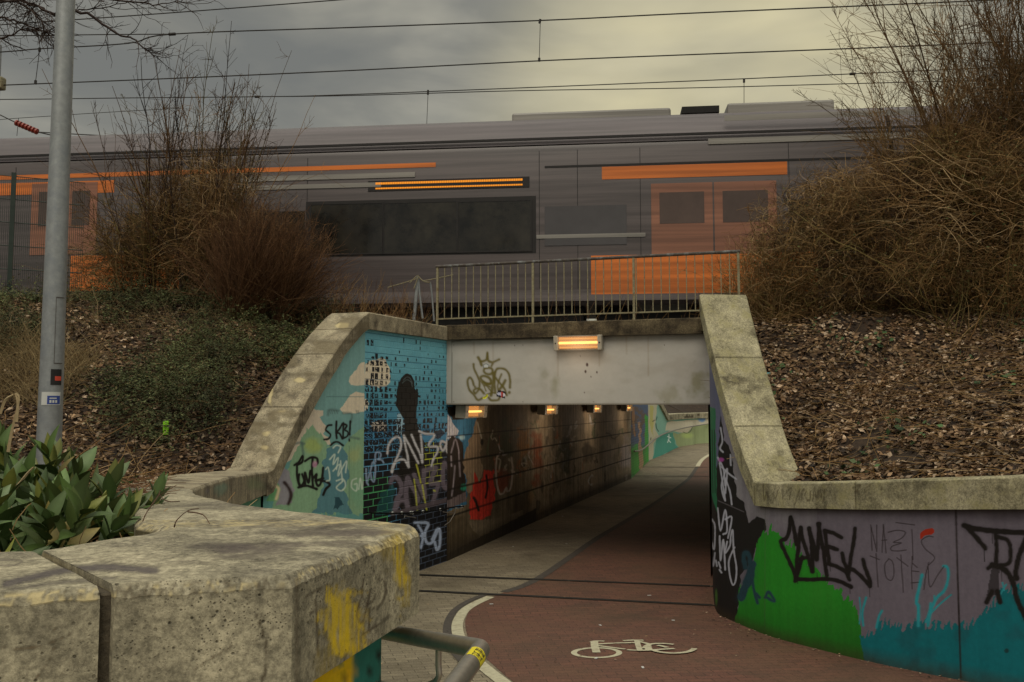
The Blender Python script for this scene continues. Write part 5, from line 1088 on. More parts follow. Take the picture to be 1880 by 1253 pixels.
mb = MB(); c_ = at_y(-3, 154, 19.8); mb.box(c_, (.28, .2, .30), U); mb.build('bracket', M['rusty'], mast, bevel=.04)
# ------------------------------------------------------------------ vegetation helpers
class Twigs:
    def __init__(s): s.V = []; s.Q = []; s.C = []; s.n = 0
    def add(s, pts, r0, r1, col, n=3):
        pts = np.asarray(pts, float); m = len(pts)
        t = np.empty_like(pts); t[1:-1] = pts[2:]-pts[:-2]; t[0] = pts[1]-pts[0]; t[-1] = pts[-1]-pts[-2]
        t /= np.sqrt((t*t).sum(1))[:, None]+1e-9
        ref = np.array([.31, .77, .2]) if abs(t[0, 2]) > .8 else np.array([.1, .05, 1.0])
        a = np.cross(t, ref); a /= np.sqrt((a*a).sum(1))[:, None]+1e-9; b = np.cross(t, a)
        rr = np.linspace(r0, r1, m)[:, None]
        ang = np.arange(n)*2*math.pi/n
        ring = pts[:, None]+rr[:, None]*(np.cos(ang)[None, :, None]*a[:, None]+np.sin(ang)[None, :, None]*b[:, None])
        i = s.n+np.arange(m*n).reshape(m, n); j = np.roll(i, -1, 1)
        s.V.append(ring.reshape(-1, 3)); s.Q.append(np.stack([i[:-1], j[:-1], j[1:], i[1:]], -1).reshape(-1, 4)); s.C.append(np.tile(col, (m*n, 1))); s.n += m*n
    def build(s, name, mat=None, parent=None):
        return np_mesh(name, np.vstack(s.V), np.vstack(s.Q), mat or M['twig'], parent, np.vstack(s.C), smooth=False)
def curve(p, d, L, m, wig, grav=0., out=None):
    """random walk curve"""
    pts = [np.array(p, float)]; d = np.array(d, float); d /= np.linalg.norm(d)
    for k in range(m):
        d = d+rng.normal(0, wig, 3)+np.array([0, 0, -grav]); d /= np.linalg.norm(d); pts.append(pts[-1]+d*L/m)
    return np.array(pts), d
def shrub(tw, bases, nst, L, spread, lean, wig, grav, r0, cols, sub=10, subL=.35, sub2=3, start=.25, dirs=None):
    for k in range(nst):
        b = bases[rng.integers(len(bases))]+rng.normal(0, .12, 3)*np.array([1, 1, 0]); ln_ = L*rng.uniform(.6, 1.08)
        d = np.array([rng.normal(lean[0], spread), rng.normal(lean[1], spread*.8), 1.0]); c = cols[rng.integers(len(cols))]*rng.uniform(.7, 1.25)
        P_, _ = curve(b, d, ln_, 12, wig, grav); rr = r0*rng.uniform(.6, 1.1); tw.add(P_, rr, rr*.28, c)
        for j in range(rng.poisson(sub)):
            t = rng.uniform(start, .98); i = t*12; i0 = min(11, int(i)); q = P_[i0]+(P_[i0+1]-P_[i0])*(i-i0); dd = P_[i0+1]-P_[i0]; dd /= np.linalg.norm(dd)
            sd_ = dd+rng.normal(0, .55, 3); sl = ln_*subL*(1.15-t)*rng.uniform(.5, 1.3); S_, _ = curve(q, sd_, sl, 6, wig*1.3, grav*.5-.02)
            r2 = max(.0042, rr*.45*(1.1-t*.5)); tw.add(S_, r2, .0026, c*rng.uniform(.8, 1.2))
            for j2 in range(rng.poisson(sub2)):
                i1 = rng.integers(1, 6); dd2 = S_[i1]-S_[i1-1]; dd2 /= np.linalg.norm(dd2); s3, _ = curve(S_[i1], dd2+rng.normal(0, .6, 3), sl*rng.uniform(.25, .55), 3, wig*1.4, 0); tw.add(s3, .0034, .0022, c*rng.uniform(.8, 1.2))
def tangle(tw, sampler, n, L, wig, grav, cols, r=(.002, .005), dz=.3):
    for k in range(n):
        p = sampler(); c = cols[rng.integers(len(cols))]*rng.uniform(.6, 1.3); d = rng.normal(0, 1, 3); d[2] = abs(d[2])*dz+.2
        P_, _ = curve(p, d, L*rng.uniform(.4, 1.5), 7, wig, grav); rr = rng.uniform(*r); tw.add(P_, rr, rr*.5, c)
BR = [np.array(c) for c in ((.19, .10, .034), (.26, .15, .055), (.10, .052, .02), (.31, .20, .085))]
DK = [np.array(c) for c in ((.05, .028, .016), (.03, .018, .012), (.075, .04, .02))]
TN = [np.array(c) for c in ((.36, .225, .10), (.26, .15, .06), (.42, .29, .15), (.14, .085, .033))]
RB = [np.array(c) for c in ((.135, .066, .030), (.095, .046, .022), (.18, .095, .045))]
GB = [np.array(c) for c in ((.13, .10, .028), (.10, .075, .025), (.16, .12, .04))]
def ell(c, r, low=None):
    def f():
        v = rng.normal(0, 1, 3); v *= rng.uniform(0, 1)**.45/np.linalg.norm(v); p = np.array(c)+v*np.array(r); return p
    return f
# tall bare shrub, left
base_l = [np.array([x, y, 4.0]) for x, y in zip(np.linspace(-6.6, -4.75, 9), 14.9+rng.uniform(-.4, .5, 9))]
tw = Twigs(); shrub(tw, base_l[2:9], 72, 4.75, .14, (.03, 0), .045, .008, .017, DK+BR[:1]+BR[2:3]+GB[1:2], sub=10, subL=.36, sub2=3, start=.12)
tangle(tw, ell((-5.55, 14.9, 5.1), (1.15, .6, 1.4)), 3600, .7, .28, .06, TN+BR+GB+BR, r=(.002, .0045), dz=1.2)
tangle(tw, ell((-5.0, 14.7, 5.7), (.6, .4, 1.1)), 800, .8, .25, .12, TN[:3], r=(.002, .004), dz=.4)
tag(tw.build('bare_shrub'), 'tall leafless many-stemmed shrub reaching into the sky left of centre', 'shrub')
# outlying shrub between the pole and the tall one
tw = Twigs(); shrub(tw, base_l[:3], 34, 2.3, .24, (-.12, 0), .08, .02, .010, BR+GB, sub=10, subL=.4, sub2=2); tangle(tw, ell((-6.7, 14.8, 4.7), (.9, .5, .9)), 1300, .6, .3, .08, BR+TN+GB)
tag(tw.build('bare_shrub'), 'lower tangled leafless shrub just right of the grey lamp post', 'shrub')
# reddish dense bush
tw = Twigs(); bb = [np.array([-4.4+rng.normal(0, .22), 14.35+rng.normal(0, .2), 3.75]) for _ in range(12)]
for k in range(1100):
    b = bb[rng.integers(12)]; d = np.array([rng.normal(.38, .42), rng.normal(0, .3), 1.0]); L_ = rng.uniform(1.3, 2.25)*(1.0-.16*abs(d[0])); P_, _ = curve(b, d, L_, 8, .12, .02); c = RB[rng.integers(3)]*rng.uniform(.55, 1.35); tw.add(P_, .0055, .0018, c)
    for j in range(4):
        i1 = rng.integers(3, 8); dd = P_[i1]-P_[i1-1]; dd /= np.linalg.norm(dd); q, _ = curve(P_[i1], dd+rng.normal(0, .3, 3), L_*.25, 3, .1, 0); tw.add(q, .0025, .0015, c*rng.uniform(.8, 1.3))
tangle(tw, ell((-3.95, 14.3, 4.9), (.95, .5, .85)), 2200, .35, .3, .03, RB+BR[:1]+DK, r=(.0022, .004), dz=.9)
tag(tw.build('dense_shrub'), 'rounded dense reddish-brown shrub of fine twigs right of the tall bare one', 'shrub')
# wispy sprouts up to the railing
tw = Twigs()
for k in range(260):
    x = rng.uniform(-3.6, -1.55); y = rng.uniform(14.2, 15.2); z0 = 3.62; c = (RB+TN[:1]+BR)[rng.integers(8)]*rng.uniform(.7, 1.3)
    P_, _ = curve((x, y, z0), (rng.normal(.12, .3), rng.normal(0, .2), 1), rng.uniform(.35, 1.35)*(1.0 if x < -2.4 else .7), 6, .09, .0); tw.add(P_, .005, .0016, c)
    for j in range(2): i1 = rng.integers(2, 6); q, _ = curve(P_[i1], P_[i1]-P_[i1-1]+rng.normal(0, .08, 3), .25, 3, .12, 0); tw.add(q, .0024, .0014, c)
tag(tw.build('bramble_shoots'), 'thin upright bare shoots between the dense shrub and the railing', 'shoots', kind='stuff')
tw = Twigs()
for k in range(70):
    t_ = rng.uniform(0, 4.6); p = RP+BD*t_+TD*rng.uniform(.1, .8); P_, _ = curve((p[0], p[1], 3.72), (rng.normal(0, .4), 0, 1), rng.uniform(.15, .65), 4, .15, 0); tw.add(P_, .004, .0015, (RB+BR)[rng.integers(7)])
tag(tw.build('weeds'), 'sparse reddish weed stems growing behind the bridge railing', 'weeds', kind='stuff')
# right side shrubs
def zr_at(x, y): return float(zbank_r(np.array([x]), np.array([y]))[0])
tw = Twigs(); bb = [np.array([x, y, zr_at(x, y)-.1]) for x, y in ((4.3, 13.6), (4.9, 13.8), (5.5, 13.7), (6.0, 14.2))]
shrub(tw, bb, 30, 2.2, .30, (-.08, 0), .15, .02, .009, BR[:3]+TN[1:2], sub=8, subL=.26, sub2=3)
tangle(tw, ell((5.15, 13.7, 4.75), (1.45, .9, 1.35)), 8500, .5, .42, .06, BR+TN+DK+BR+GB, r=(.002, .0045), dz=.7)
tangle(tw, ell((5.7, 13.5, 5.6), (1.1, .7, .65)), 3200, .45, .42, .1, BR+TN+TN, r=(.002, .0045), dz=.5)
tag(tw.build('bramble_bush'), 'brown bramble thicket nearest the right end of the railing', 'bush')
tw = Twigs(); tangle(tw, ell((4.0, 13.6, 3.95), (.7, .5, 1.0)), 2000, .6, .22, .05, TN+BR+GB, r=(.002, .0045), dz=1.6)
shrub(tw, [np.array([4.0, 13.6, 3.3]), np.array([4.5, 13.4, 3.2])], 16, 1.7, .22, (0, 0), .1, .01, .007, TN[1:2]+BR, sub=7)
tag(tw.build('dry_weeds'), 'pale dry upright weeds beside the top of the right coping', 'weeds')
tw = Twigs(); bb = [np.array([x, y, zr_at(x, y)-.1]) for x, y in ((6.7, 12.6), (7.3, 12.3), (7.8, 12.6), (8.3, 12.2), (7.4, 13.2))]
shrub(tw, bb, 34, 3.2, .36, (-.22, -.02), .13, .02, .013, GB+BR[:3]+DK[:1], sub=8, subL=.24, sub2=3)
for k in range(260):
    x_, y_ = rng.uniform(6.0, 8.6), rng.uniform(11.9, 12.8); P_, _ = curve((x_, y_, zr_at(x_, y_)-.05), (rng.normal(-.1, .45), rng.normal(-.1, .2), 1), rng.uniform(.7, 1.9), 7, .13, .02); tw.add(P_, .0065, .0025, (GB+GB+BR)[rng.integers(10)]*rng.uniform(.5, 1.1))
tangle(tw, ell((7.3, 12.9, 4.9), (2.1, .9, 1.8)), 9000, .5, .38, .05, DK+BR[:3], r=(.0025, .0045), dz=.8)
for cx_, cy_, cz_, rr_ in ((6.1, 12.4, 4.4, .8), (6.9, 12.2, 5.6, .9), (8.0, 12.3, 5.0, .9), (7.3, 12.1, 4.2, .9), (8.2, 12.2, 6.1, .8), (6.5, 12.6, 6.1, .6)): tangle(tw, ell((cx_, cy_, cz_), (rr_, .5, rr_*.7)), 1350, .45, .44, .06, BR+BR+TN[1:2]+GB, r=(.0022, .005), dz=.6)
tangle(tw, ell((6.8, 12.1, 5.2), (1.5, .4, .9)), 520, 1.1, .17, .10, TN, r=(.003, .005), dz=.3)
tag(tw.build('bramble_bush'), 'large brown tangled thicket filling the right edge above the leaf bank', 'bush')
tw = Twigs(); bb = [np.array([x, y, zr_at(min(x, 9), y)-.1]) for x, y in ((8.0, 13.2), (8.6, 13.6), (9.2, 13.2), (8.9, 12.8), (7.6, 13.7))]
shrub(tw, bb, 62, 7.0, .15, (-.20, -.01), .045, .012, .023, [np.array(c) for c in ((.14, .08, .036), (.16, .095, .045), (.10, .064, .024))], sub=26, subL=.34, sub2=4, start=.22)
shrub(tw, [np.array([x, y, zr_at(x, y)-.1]) for x, y in ((6.4, 13.6), (6.9, 13.4), (7.4, 13.6), (7.9, 13.5))], 52, 5.0, .20, (-.14, 0), .06, .018, .015, [np.array(c) for c in ((.17, .095, .036), (.19, .11, .045), (.11, .068, .024))], sub=20, subL=.3, sub2=4, start=.3)
tangle(tw, ell((7.9, 13.2, 7.0), (1.3, .6, .9)), 900, .6, .3, .0, BR, r=(.002, .004), dz=1)
tag(tw.build('tall_shrub'), 'tall leafless shrub with arching branches filling the top right corner', 'shrub')
# overhanging tree at the top left, its trunk outside the picture
tree = thing('bare_tree', 'leafless tree whose thin branches hang into the top left corner', 'tree', (-6.6, 8.3, 1.9))
tk = MB(); tk.tube(cr([(-6.6, 8.3, 1.7), (-6.55, 8.35, 4.0), (-6.7, 8.2, 6.2), (-6.6, 8.3, 8.6)], 5), .16, 10, .08); tk.build('trunk', M['rusty'], tree, smooth=True)
tw = Twigs(); DC = [np.array((.045, .03, .026)), np.array((.06, .04, .032))]
for l in ([(-240, -60), (-60, 2), (30, 2), (70, 10), (100, 27), (145, 18), (200, 12), (260, -4)], [(140, 20), (180, 36), (215, 62), (245, 70), (268, 92), (285, 102)], [(-200, -90), (60, -30), (170, -6), (250, 4), (290, 8), (330, 4)], [(-80, 60), (0, 35), (30, 40), (70, 55), (97, 58)], [(-90, 80), (-10, 70), (20, 66), (45, 52), (70, 60)], [(100, 30), (60, 10), (20, -10), (-60, -40)], [(-80, 20), (0, 0), (50, 15), (78, 48), (72, 80)]):
    P_ = cr([at_y(a, b, 7.9) for a, b in l], 4); P_ += rng.normal(0, .008, P_.shape); c = DC[rng.integers(2)]; tw.add(P_, .014, .004, c, 4)
    for j in range(22):
        i1 = rng.integers(2, len(P_)); d = (P_[i1]-P_[i1-1]); d /= np.linalg.norm(d); S_, _ = curve(P_[i1], d+rng.normal(0, .6, 3)+np.array([.2, 0, -.1]), rng.uniform(.12, .45), 6, .2, -.02); tw.add(S_, .0045, .0018, c)
        for j2 in range(3): i2 = rng.integers(1, 6); q, _ = curve(S_[i2], S_[i2]-S_[i2-1]+rng.normal(0, .05, 3), rng.uniform(.05, .18), 3, .25, 0); tw.add(q, .0026, .0015, c)
tw.build('branches', parent=tree)
# ------------------------------------------------------------------ leaf litter
def leaves(pos, nrm, size, cols, tilt, name, label, cat, mat, asp=.5, fold=.25, kind='stuff', parent=None, dirs=None):
    n = len(pos); a = rng.uniform(0, 2*math.pi, n); nr = nrm+rng.normal(0, tilt, (n, 3)); nr /= np.linalg.norm(nr, axis=1)[:, None]
    d = np.stack([np.cos(a), np.sin(a), np.zeros(n)], -1) if dirs is None else dirs
    d = d-nr*(d*nr).sum(1)[:, None]; d /= np.linalg.norm(d, axis=1)[:, None]+1e-9; b = np.cross(nr, d)
    s = size*rng.uniform(.55, 1.3, n)[:, None]; w_ = s*asp*rng.uniform(.7, 1.2, n)[:, None]; f = s*fold*rng.uniform(-.4, 1, n)[:, None]
    v = np.stack([pos-d*s/2, pos+b*w_/2+nr*f*.6-d*s*.05, pos+d*s/2+nr*f*.5, pos-b*w_/2+nr*f*.6-d*s*.05, pos+nr*f*0+d*s*.02], 1)
    i = np.arange(n)[:, None]*5
    T = np.concatenate([i+np.array([[0, 4, 1]]), i+np.array([[4, 2, 1]]), i+np.array([[0, 3, 4]]), i+np.array([[4, 3, 2]])], 0)
    c = np.array(cols)[rng.integers(0, len(cols), n)]*rng.uniform(.55, 1.5, n)[:, None]*(.15+1.6*fbm(pos[:, 0]*2.1, pos[:, 1]*2.1, 5, 33))[:, None]; c = np.repeat(c, 5, 0)
    o = np_mesh(name, v.reshape(-1, 3), None, mat, parent, c, False, T=T)
    return tag(o, label, cat, kind=kind) if label else o
LC = [(.19, .115, .06), (.27, .175, .10), (.12, .066, .032), (.38, .28, .19), (.05, .028, .015), (.21, .135, .075), (.08, .045, .024), (.03, .018, .011)]
def surf_pts(n, xr, yr, fz, mask=None, lift=.03):
    x = rng.uniform(*xr, n); y = rng.uniform(*yr, n)
    k = mask(x, y) if mask is not None else np.ones(n, bool); x, y = x[k], y[k]; z = fz(x, y); e = .1
    nx = -(fz(x+e, y)-z)/e; ny = -(fz(x, y+e)-z)/e; nr = np.stack([nx, ny, np.ones(len(x))], -1); nr /= np.linalg.norm(nr, axis=1)[:, None]
    return np.stack([x, y, z+rng.uniform(0, lift, len(x))], -1), nr
def vis(x, y, z, pad=480):
    a, b = proj(np.stack([x, y, z], -1)); return (a > -pad) & (a < 1880+pad) & (b > 300) & (b < 1300)
mr_ = lambda x, y: (x > right_x(y)+.34+.1*(y < 9.2)) & vis(x, y, zbank_r(x, y)) & ((x-2.7)*1.0 > np.where(y > 9.3, .35, 0)) & (fbm(x*2.6, y*2.6, 4, 71) > rng.uniform(.22, .52, len(x)))
p, n_ = surf_pts(190000, (2.6, 12.5), (4.6, 16.0), zbank_r, mr_, .06)
leaves(p, n_, .074, LC, .42, 'leaf_litter', 'brown fallen leaves covering the right bank', 'leaf litter', M['leaf'], asp=.62, fold=.3)
ml_ = lambda x, y: (x < left_x(y)-.32) & vis(x, y, zbank_l(x, y)) & (y > 3)
p, n_ = surf_pts(120000, (-12.0, -1.2), (3.0, 15.3), zbank_l, ml_, .05)
leaves(p, n_, .075, LC+LC[2:3]+[(.05, .03, .016)]*3, .5, 'leaf_litter', 'brown fallen leaves covering the left bank', 'leaf litter', M['leaf'], asp=.6, fold=.3)
IV = [(.045, .085, .03), (.06, .10, .035), (.035, .065, .025), (.09, .12, .05)]
mi_ = lambda x, y: mr_(x, y) & (fbm(x*1.4+9, y*1.4, 3, 23) > .60) & (y > 8.2)
p, n_ = surf_pts(12000, (2.8, 10), (7, 14.5), zbank_r, mi_, .10)
leaves(p[:900], n_[:900], .075, IV, .5, 'ivy_patches', 'small patches of dark green ivy leaves on the right bank', 'ivy', M['needle'], asp=.8, fold=.15)
# wind-blown leaves on the paving, mostly along the wall feet
xy = []
for k in range(420):
    y_ = rng.uniform(6.8, 13.5); x_ = float(right_x(y_))-abs(rng.normal(0, .16))-.02 if k % 3 else rng.uniform(-1.2, float(right_x(y_)))
    if x_ > -1.3: xy.append((x_, y_))
xy = np.array(xy); p = np.column_stack([xy, g(xy[:, 1])+.014]); leaves(p, np.tile((0, 0, 1.), (len(p), 1)), .028, LC+[(.3, .25, .16)], .12, 'stray_leaves', 'small stray leaves and grit on the paving along the wall feet', 'leaves', M['leaf'], asp=.6, fold=.15)
# small scraps of leaf and twig on the near planter soil and coping
tw = Twigs()
for fz, xr, yr, mk, cnt in ((zbank_r, (2.6, 10), (6, 14.5), mr_, 4200), (zbank_l, (-9, -1.5), (4, 15), ml_, 3000)):
    p, n_ = surf_pts(cnt*3, xr, yr, fz, mk, .05); p = p[:cnt]
    for q in p:
        P_, _ = curve(q+np.array([0, 0, .01]), (rng.normal(), rng.normal(), rng.normal(.12, .15)), rng.uniform(.15, .7), 4, .12, .03); P_[:, 2] = np.maximum(P_[:, 2], fz(P_[:, 0], P_[:, 1])+.005); tw.add(P_, .0042, .0022, (TN+TN+BR+BR+RB)[rng.integers(19)]*rng.uniform(.6, 1.1))
tag(tw.build('fallen_twigs'), 'fallen twigs strewn over both leaf-covered banks', 'twigs', kind='stuff')
tw = Twigs()
for k in range(130):
    px_, py_ = rng.uniform(235, 300), rng.uniform(885, 945); z0 = 2.095; p = at_z(px_, py_, z0)
    P_, _ = curve(p+np.array([-.05, 0, .006]), (rng.normal(.3, .8), rng.normal(0, .8), .0), rng.uniform(.05, .22), 4, .2, 0); P_[:, 2] = np.clip(P_[:, 2], 2.10, 2.15); tw.add(P_, .0025, .0015, RB[rng.integers(3)])
for l in ([(262, 958), (270, 940), (290, 912), (303, 905)], [(270, 940), (292, 908), (294, 892)], [(320, 968), (325, 955), (345, 938), (365, 934)], [(345, 940), (372, 945), (385, 962)], [(278, 893), (310, 894), (338, 895)], [(290, 905), (305, 920), (330, 921)]):
    tw.add(cr([at_z(a, b, 2.15+.02*(i % 2)) for i, (a, b) in enumerate(l)], 3), .0022, .0014, np.array((.09, .045, .025)), 4)
tag(tw.build('dry_twigs'), 'reddish dry twigs lying across the inner edge of the near coping', 'twigs', kind='stuff')
# juniper ground cover on the left bank
GC = [(.07, .088, .03), (.09, .105, .04), (.042, .052, .02), (.12, .13, .05), (.10, .075, .03)]
cp = []; cn = []; cd = []
def jmask(x, y):
    z = zbank_l(x, y); a, b = proj(np.stack([x, y, z], -1)); n = fbm(x*.8+3, y*.8, 3, 91)
    hi = (b < 650+ (n-.5)*120); bulge = (np.hypot((a-300)/120, (b-690)/130) < .75+n*.5); return (x < left_x(y)-.7) & (y > 8) & (hi | bulge) & (a > -480) & (n > .34+.18*vnoise(x*3.1, y*3.1, 3))
x = rng.uniform(-11.5, -2.6, 20000); y = rng.uniform(8.5, 15.2, 20000); k = jmask(x, y); x, y = x[k][:8000], y[k][:8000]; z = zbank_l(x, y)
for xx, yy_, z_ in zip(x, y, z):
    d0 = np.array([rng.normal(.1, .7), rng.normal(-.9, .5), rng.uniform(.1, .9)]); P_, _ = curve((xx, yy_, z_+rng.uniform(0, .28)*vnoise(np.array(xx*1.7), np.array(yy_*1.7), 19)), d0, rng.uniform(.2, .75), 9, .14, .12)
    for i1 in range(1, 10):
        dd = P_[i1]-P_[i1-1]
        for s in (-1, 1, 0): cp.append(P_[i1]+rng.normal(0, .012, 3)); sdv = np.cross(dd, (0, 0, 1))*s*1.0+dd*.6; cd.append(sdv+1e-6); cn.append((rng.normal(0, .4), -.3+rng.normal(0, .4), 1))
cp = np.array(cp); cn = np.array(cn); cd = np.array(cd)
leaves(cp, cn, .042, GC, .3, 'ground_cover', 'dark green creeping evergreen spreading over the left bank', 'ground cover', M['needle'], asp=.34, dirs=cd)
# grass tufts, small green leaves
tw = Twigs()
for xr, yr, fz, cnt, colr, Lr, mk in (((-3.9, -2.6), (4.6, 7.0), zbank_l, 260, (.07, .11, .03), .13, None), ((-8.2, -4), (11.5, 14.5), zbank_l, 1300, (.19, .15, .075), .35, lambda x, y: (vnoise(x*.9, y*.9, 5) > .6)), ((-7.4, -5.7), (10.9, 12.2), zbank_l, 1500, (.30, .22, .11), .42, None), ((-3.2, -1.4), (13.6, 15), lambda x, y: x*0+3.68, 350, (.14, .10, .05), .22, None), ((4, 9), (10, 13.5), zbank_r, 130, (.05, .09, .035), .12, None)):
    x = rng.uniform(*xr, cnt); y = rng.uniform(*yr, cnt)
    if mk is not None: k = mk(x, y); x, y = x[k], y[k]
    z = fz(x, y)
    for q in zip(x, y, z):
        P_, _ = curve(q, (rng.normal(0, .5), rng.normal(-.2, .4), 1), Lr*rng.uniform(.6, 1.6), 5, .12, .12); tw.add(P_, .0035, .001, np.array(colr)*rng.uniform(.6, 1.4))
tag(tw.build('grass'), 'dry and green grass blades growing on the banks', 'grass', kind='stuff')
def caught(bush, centres, n, cols, size=.045):
    for k, (c_, r_) in enumerate(centres):
        f = ell(c_, r_); q = np.array([f() for _ in range(n)])
        o = leaves(q, rng.normal(0, 1, (n, 3))+.01, size, cols, .3, 'dead_leaves' if k == 0 else 'dead_leaves', None, None, M['leaf'], asp=.5, fold=.5, parent=bush)
for ob in [o for o in sc.objects if o.name.startswith('bramble_bush')]:
    if 'thicket nearest' in ob['label']: caught(ob, [((5.1, 13.4, 4.9), (1.5, .9, 1.2))], 1500, [(.22, .14, .07), (.12, .07, .03), (.06, .035, .018), (.09, .10, .03)])
    else: caught(ob, [((7.3, 12.3, 5.0), (2.0, .9, 1.7))], 3200, [(.24, .15, .08), (.13, .075, .035), (.05, .03, .016), (.08, .10, .03)])
for ob in [o for o in sc.objects if o.name == 'bare_shrub']: caught(ob, [((-5.4, 14.7, 5.0), (1.1, .6, 1.2))], 900, [(.26, .18, .09), (.13, .08, .035), (.07, .04, .02)], .04)
# ------------------------------------------------------------------ laurel in the near planter
def leaf_blade(p, d, up, L, w_, bend):
    d = d/np.linalg.norm(d); s = np.cross(d, up); s /= np.linalg.norm(s)+1e-9; n = np.cross(s, d); rows_ = []; m = 7
    for k in range(m+1):
        t = k/m; wd = w_*math.sin(math.pi*min(1, (t*.93+.07))**.8)*(1 if k < m else 0)+.0006; c = p+d*L*t-n*bend*L*t*t
        rows_.append((c-s*wd/2+n*wd*.16, c, c+s*wd/2+n*wd*.16))
    return rows_
def laurel(bases, label, cnt, hgt):
    t = thing('laurel_plant', label, 'plant', tuple(bases[0]))
    V = []; Q = []; C = []; nv = 0; tw = Twigs()
    for b in bases:
        for s in range(cnt):
            tw = Twigs(); d = np.array([rng.normal(0, .5), rng.normal(0, .45), 1.0]); H = hgt*rng.uniform(.55, 1.1); P_, dd = curve(b+rng.normal(0, .05, 3)*[1, 1, 0], d, H, 6, .12, .0); tw.add(P_, .0055, .003, np.array((.07, .10, .03)), 5)
            nl = rng.integers(12, 18)
            for j in range(nl):
                tt_ = 1-(j/nl)**1.3*.75; i = tt_*6; i0 = min(5, int(i)); q = P_[i0]+(P_[i0+1]-P_[i0])*(i-i0); ax = (P_[i0+1]-P_[i0]); ax /= np.linalg.norm(ax)
                ph = j*2.4+rng.normal(0, .3); e1 = np.cross(ax, (.3, .9, .1)); e1 /= np.linalg.norm(e1); e2 = np.cross(ax, e1); op = .28+.80*(j/nl)+rng.normal(0, .14)
                ld = ax*math.cos(op)+(e1*math.cos(ph)+e2*math.sin(ph))*math.sin(op); L_ = rng.uniform(.095, .15)*(1 if j > 1 else .7)
                rows_ = leaf_blade(q, ld, ax+.001, L_, L_*rng.uniform(.28, .46), rng.uniform(-.1, .35)); m = len(rows_)
                col = np.array([(.06, .10, .022), (.08, .135, .030), (.048, .08, .022), (.095, .14, .05), (.16, .17, .035), (.07, .10, .025), (.19, .15, .04)][min(6, int(rng.uniform(0, 6.25)))])*rng.uniform(.75, 1.25)
                for r_ in rows_: V += list(r_); C += [col*.95, col*1.25, col*.95]
                for k in range(m-1):
                    a = nv+3*k; Q += [(a, a+1, a+4, a+3), (a+1, a+2, a+5, a+4)]
                nv += 3*m
            tw.build('stem', parent=t)
    np_mesh('leaves', np.array(V), np.array(Q), M['laurel'], t, np.array(C), True)
M['laurel'] = attr_mat('laurel_leaf', rough=.5, var=.08, scale=40, bump=.05, spec=.5)
zs = 1.92
laurel([np.array([-1.95, 3.05, zs]), np.array([-2.25, 3.4, zs]), np.array([-1.75, 3.35, zs]), np.array([-2.05, 3.75, zs])], 'glossy green laurel around the foot of the lamp post at the left edge', 9, .47)
laurel([np.array([-1.45, 2.8, zs]), np.array([-1.72, 2.75, zs]), np.array([-1.62, 3.05, zs]), np.array([-1.5, 3.3, zs]), np.array([-1.85, 2.9, zs])], 'low laurel shoots at the left edge close to the near coping', 6, .30)
laurel([np.array([-1.32, 2.82, zs+.02]), np.array([-1.45, 3.2, zs])], 'single laurel sprig next to the inner corner of the near coping', 2, .19)
laurel([np.array([-2.0, 2.45, zs]), np.array([-1.72, 2.42, zs]), np.array([-2.3, 2.8, zs])], 'laurel clump in the bottom left corner of the planter', 4, .34)
tw = Twigs()
for k in range(90):
    x, y = rng.uniform(-2.0, -1.1), rng.uniform(2.45, 3.6); P_, _ = curve((x, y, 1.95), (rng.normal(0, .8), rng.normal(0, .6), rng.uniform(.2, .8)), rng.uniform(.12, .34), 5, .15, .08); tw.add(P_, .0028, .0012, TN[rng.integers(4)])
for l in ([(15, 830), (22, 790), (35, 735), (30, 722)], [(0, 760), (10, 735), (25, 725)], [(30, 775), (33, 740), (28, 722)], [(5, 920), (30, 895), (50, 870), (62, 858)]): tw.add(cr([at_y(a, b, 3.0) for a, b in l], 3), .007, .003, np.array((.36, .27, .15)), 4)
tag(tw.build('dry_grass'), 'straw-coloured dry grass stems poking out of the near laurel', 'grass', kind='stuff')
p = np.stack([rng.uniform(-2.4, -1.0, 2600), rng.uniform(2.2, 4.4, 2600), rng.uniform(1.9, 1.97, 2600)], -1); p = p[p[:, 0] < left_x(p[:, 1])-.12]
p[:, 2] = zbank_l(p[:, 0], p[:, 1])+rng.uniform(0, .03, len(p))
leaves(p, np.tile((0, 0, 1.), (len(p), 1)), .045, LC, .5, 'leaf_litter', 'brown leaf litter on the soil of the near planter', 'leaf litter', M['leaf'], asp=.55)
# ------------------------------------------------------------------ lamp post
post = thing('lamp_post', 'tall galvanised lamp post with stickers near its foot, at left', 'lamp post', (-3.19, 6.0, 1.9))
bpnt = at_y(92, 760, 6.0); tpnt = at_y(121, 0, 6.0); bx_, tx_ = bpnt[0], tpnt[0]; X_ = lambda z: bx_+(tx_-bx_)*(z-bpnt[2])/(tpnt[2]-bpnt[2])
mb = MB(); mb.tube([(X_(z), 6.0, z) for z in (1.7, 3.2, 5.0, 7.5)], .083, 28, .052); mb.build('shaft', M['galv'], post, smooth=True)
mb = MB(); mb.tube([(X_(7.5), 6.0, 7.5), (X_(7.5), 6.0, 7.75), (X_(7.5)+.3, 5.9, 7.85)], .04, 10); mb.box((X_(7.5)+.55, 5.85, 7.86), (.6, .25, .1)); mb.build('lamp_head', M['galv'], post, bevel=.02)
def wrap(name, z0, z1, a0, a1, mat, r_=.084, parent=post, n=10):
    mb = MB(); vs = []
    for z in (z0, z1):
        rad = .083+(.052-.083)*(z-1.7)/5.8+.0015+(r_-.084)
        for k in range(n+1): a = a0+(a1-a0)*k/n; vs.append((X_(z)+rad*math.sin(a), 6.0-rad*math.cos(a), z))
    mb.add(vs, [(k, k+1, n+2+k, n+1+k) for k in range(n)]); return mb.build(name, mat, parent)
zz2 = lambda y: at_y(100, y, 5.93)[2]
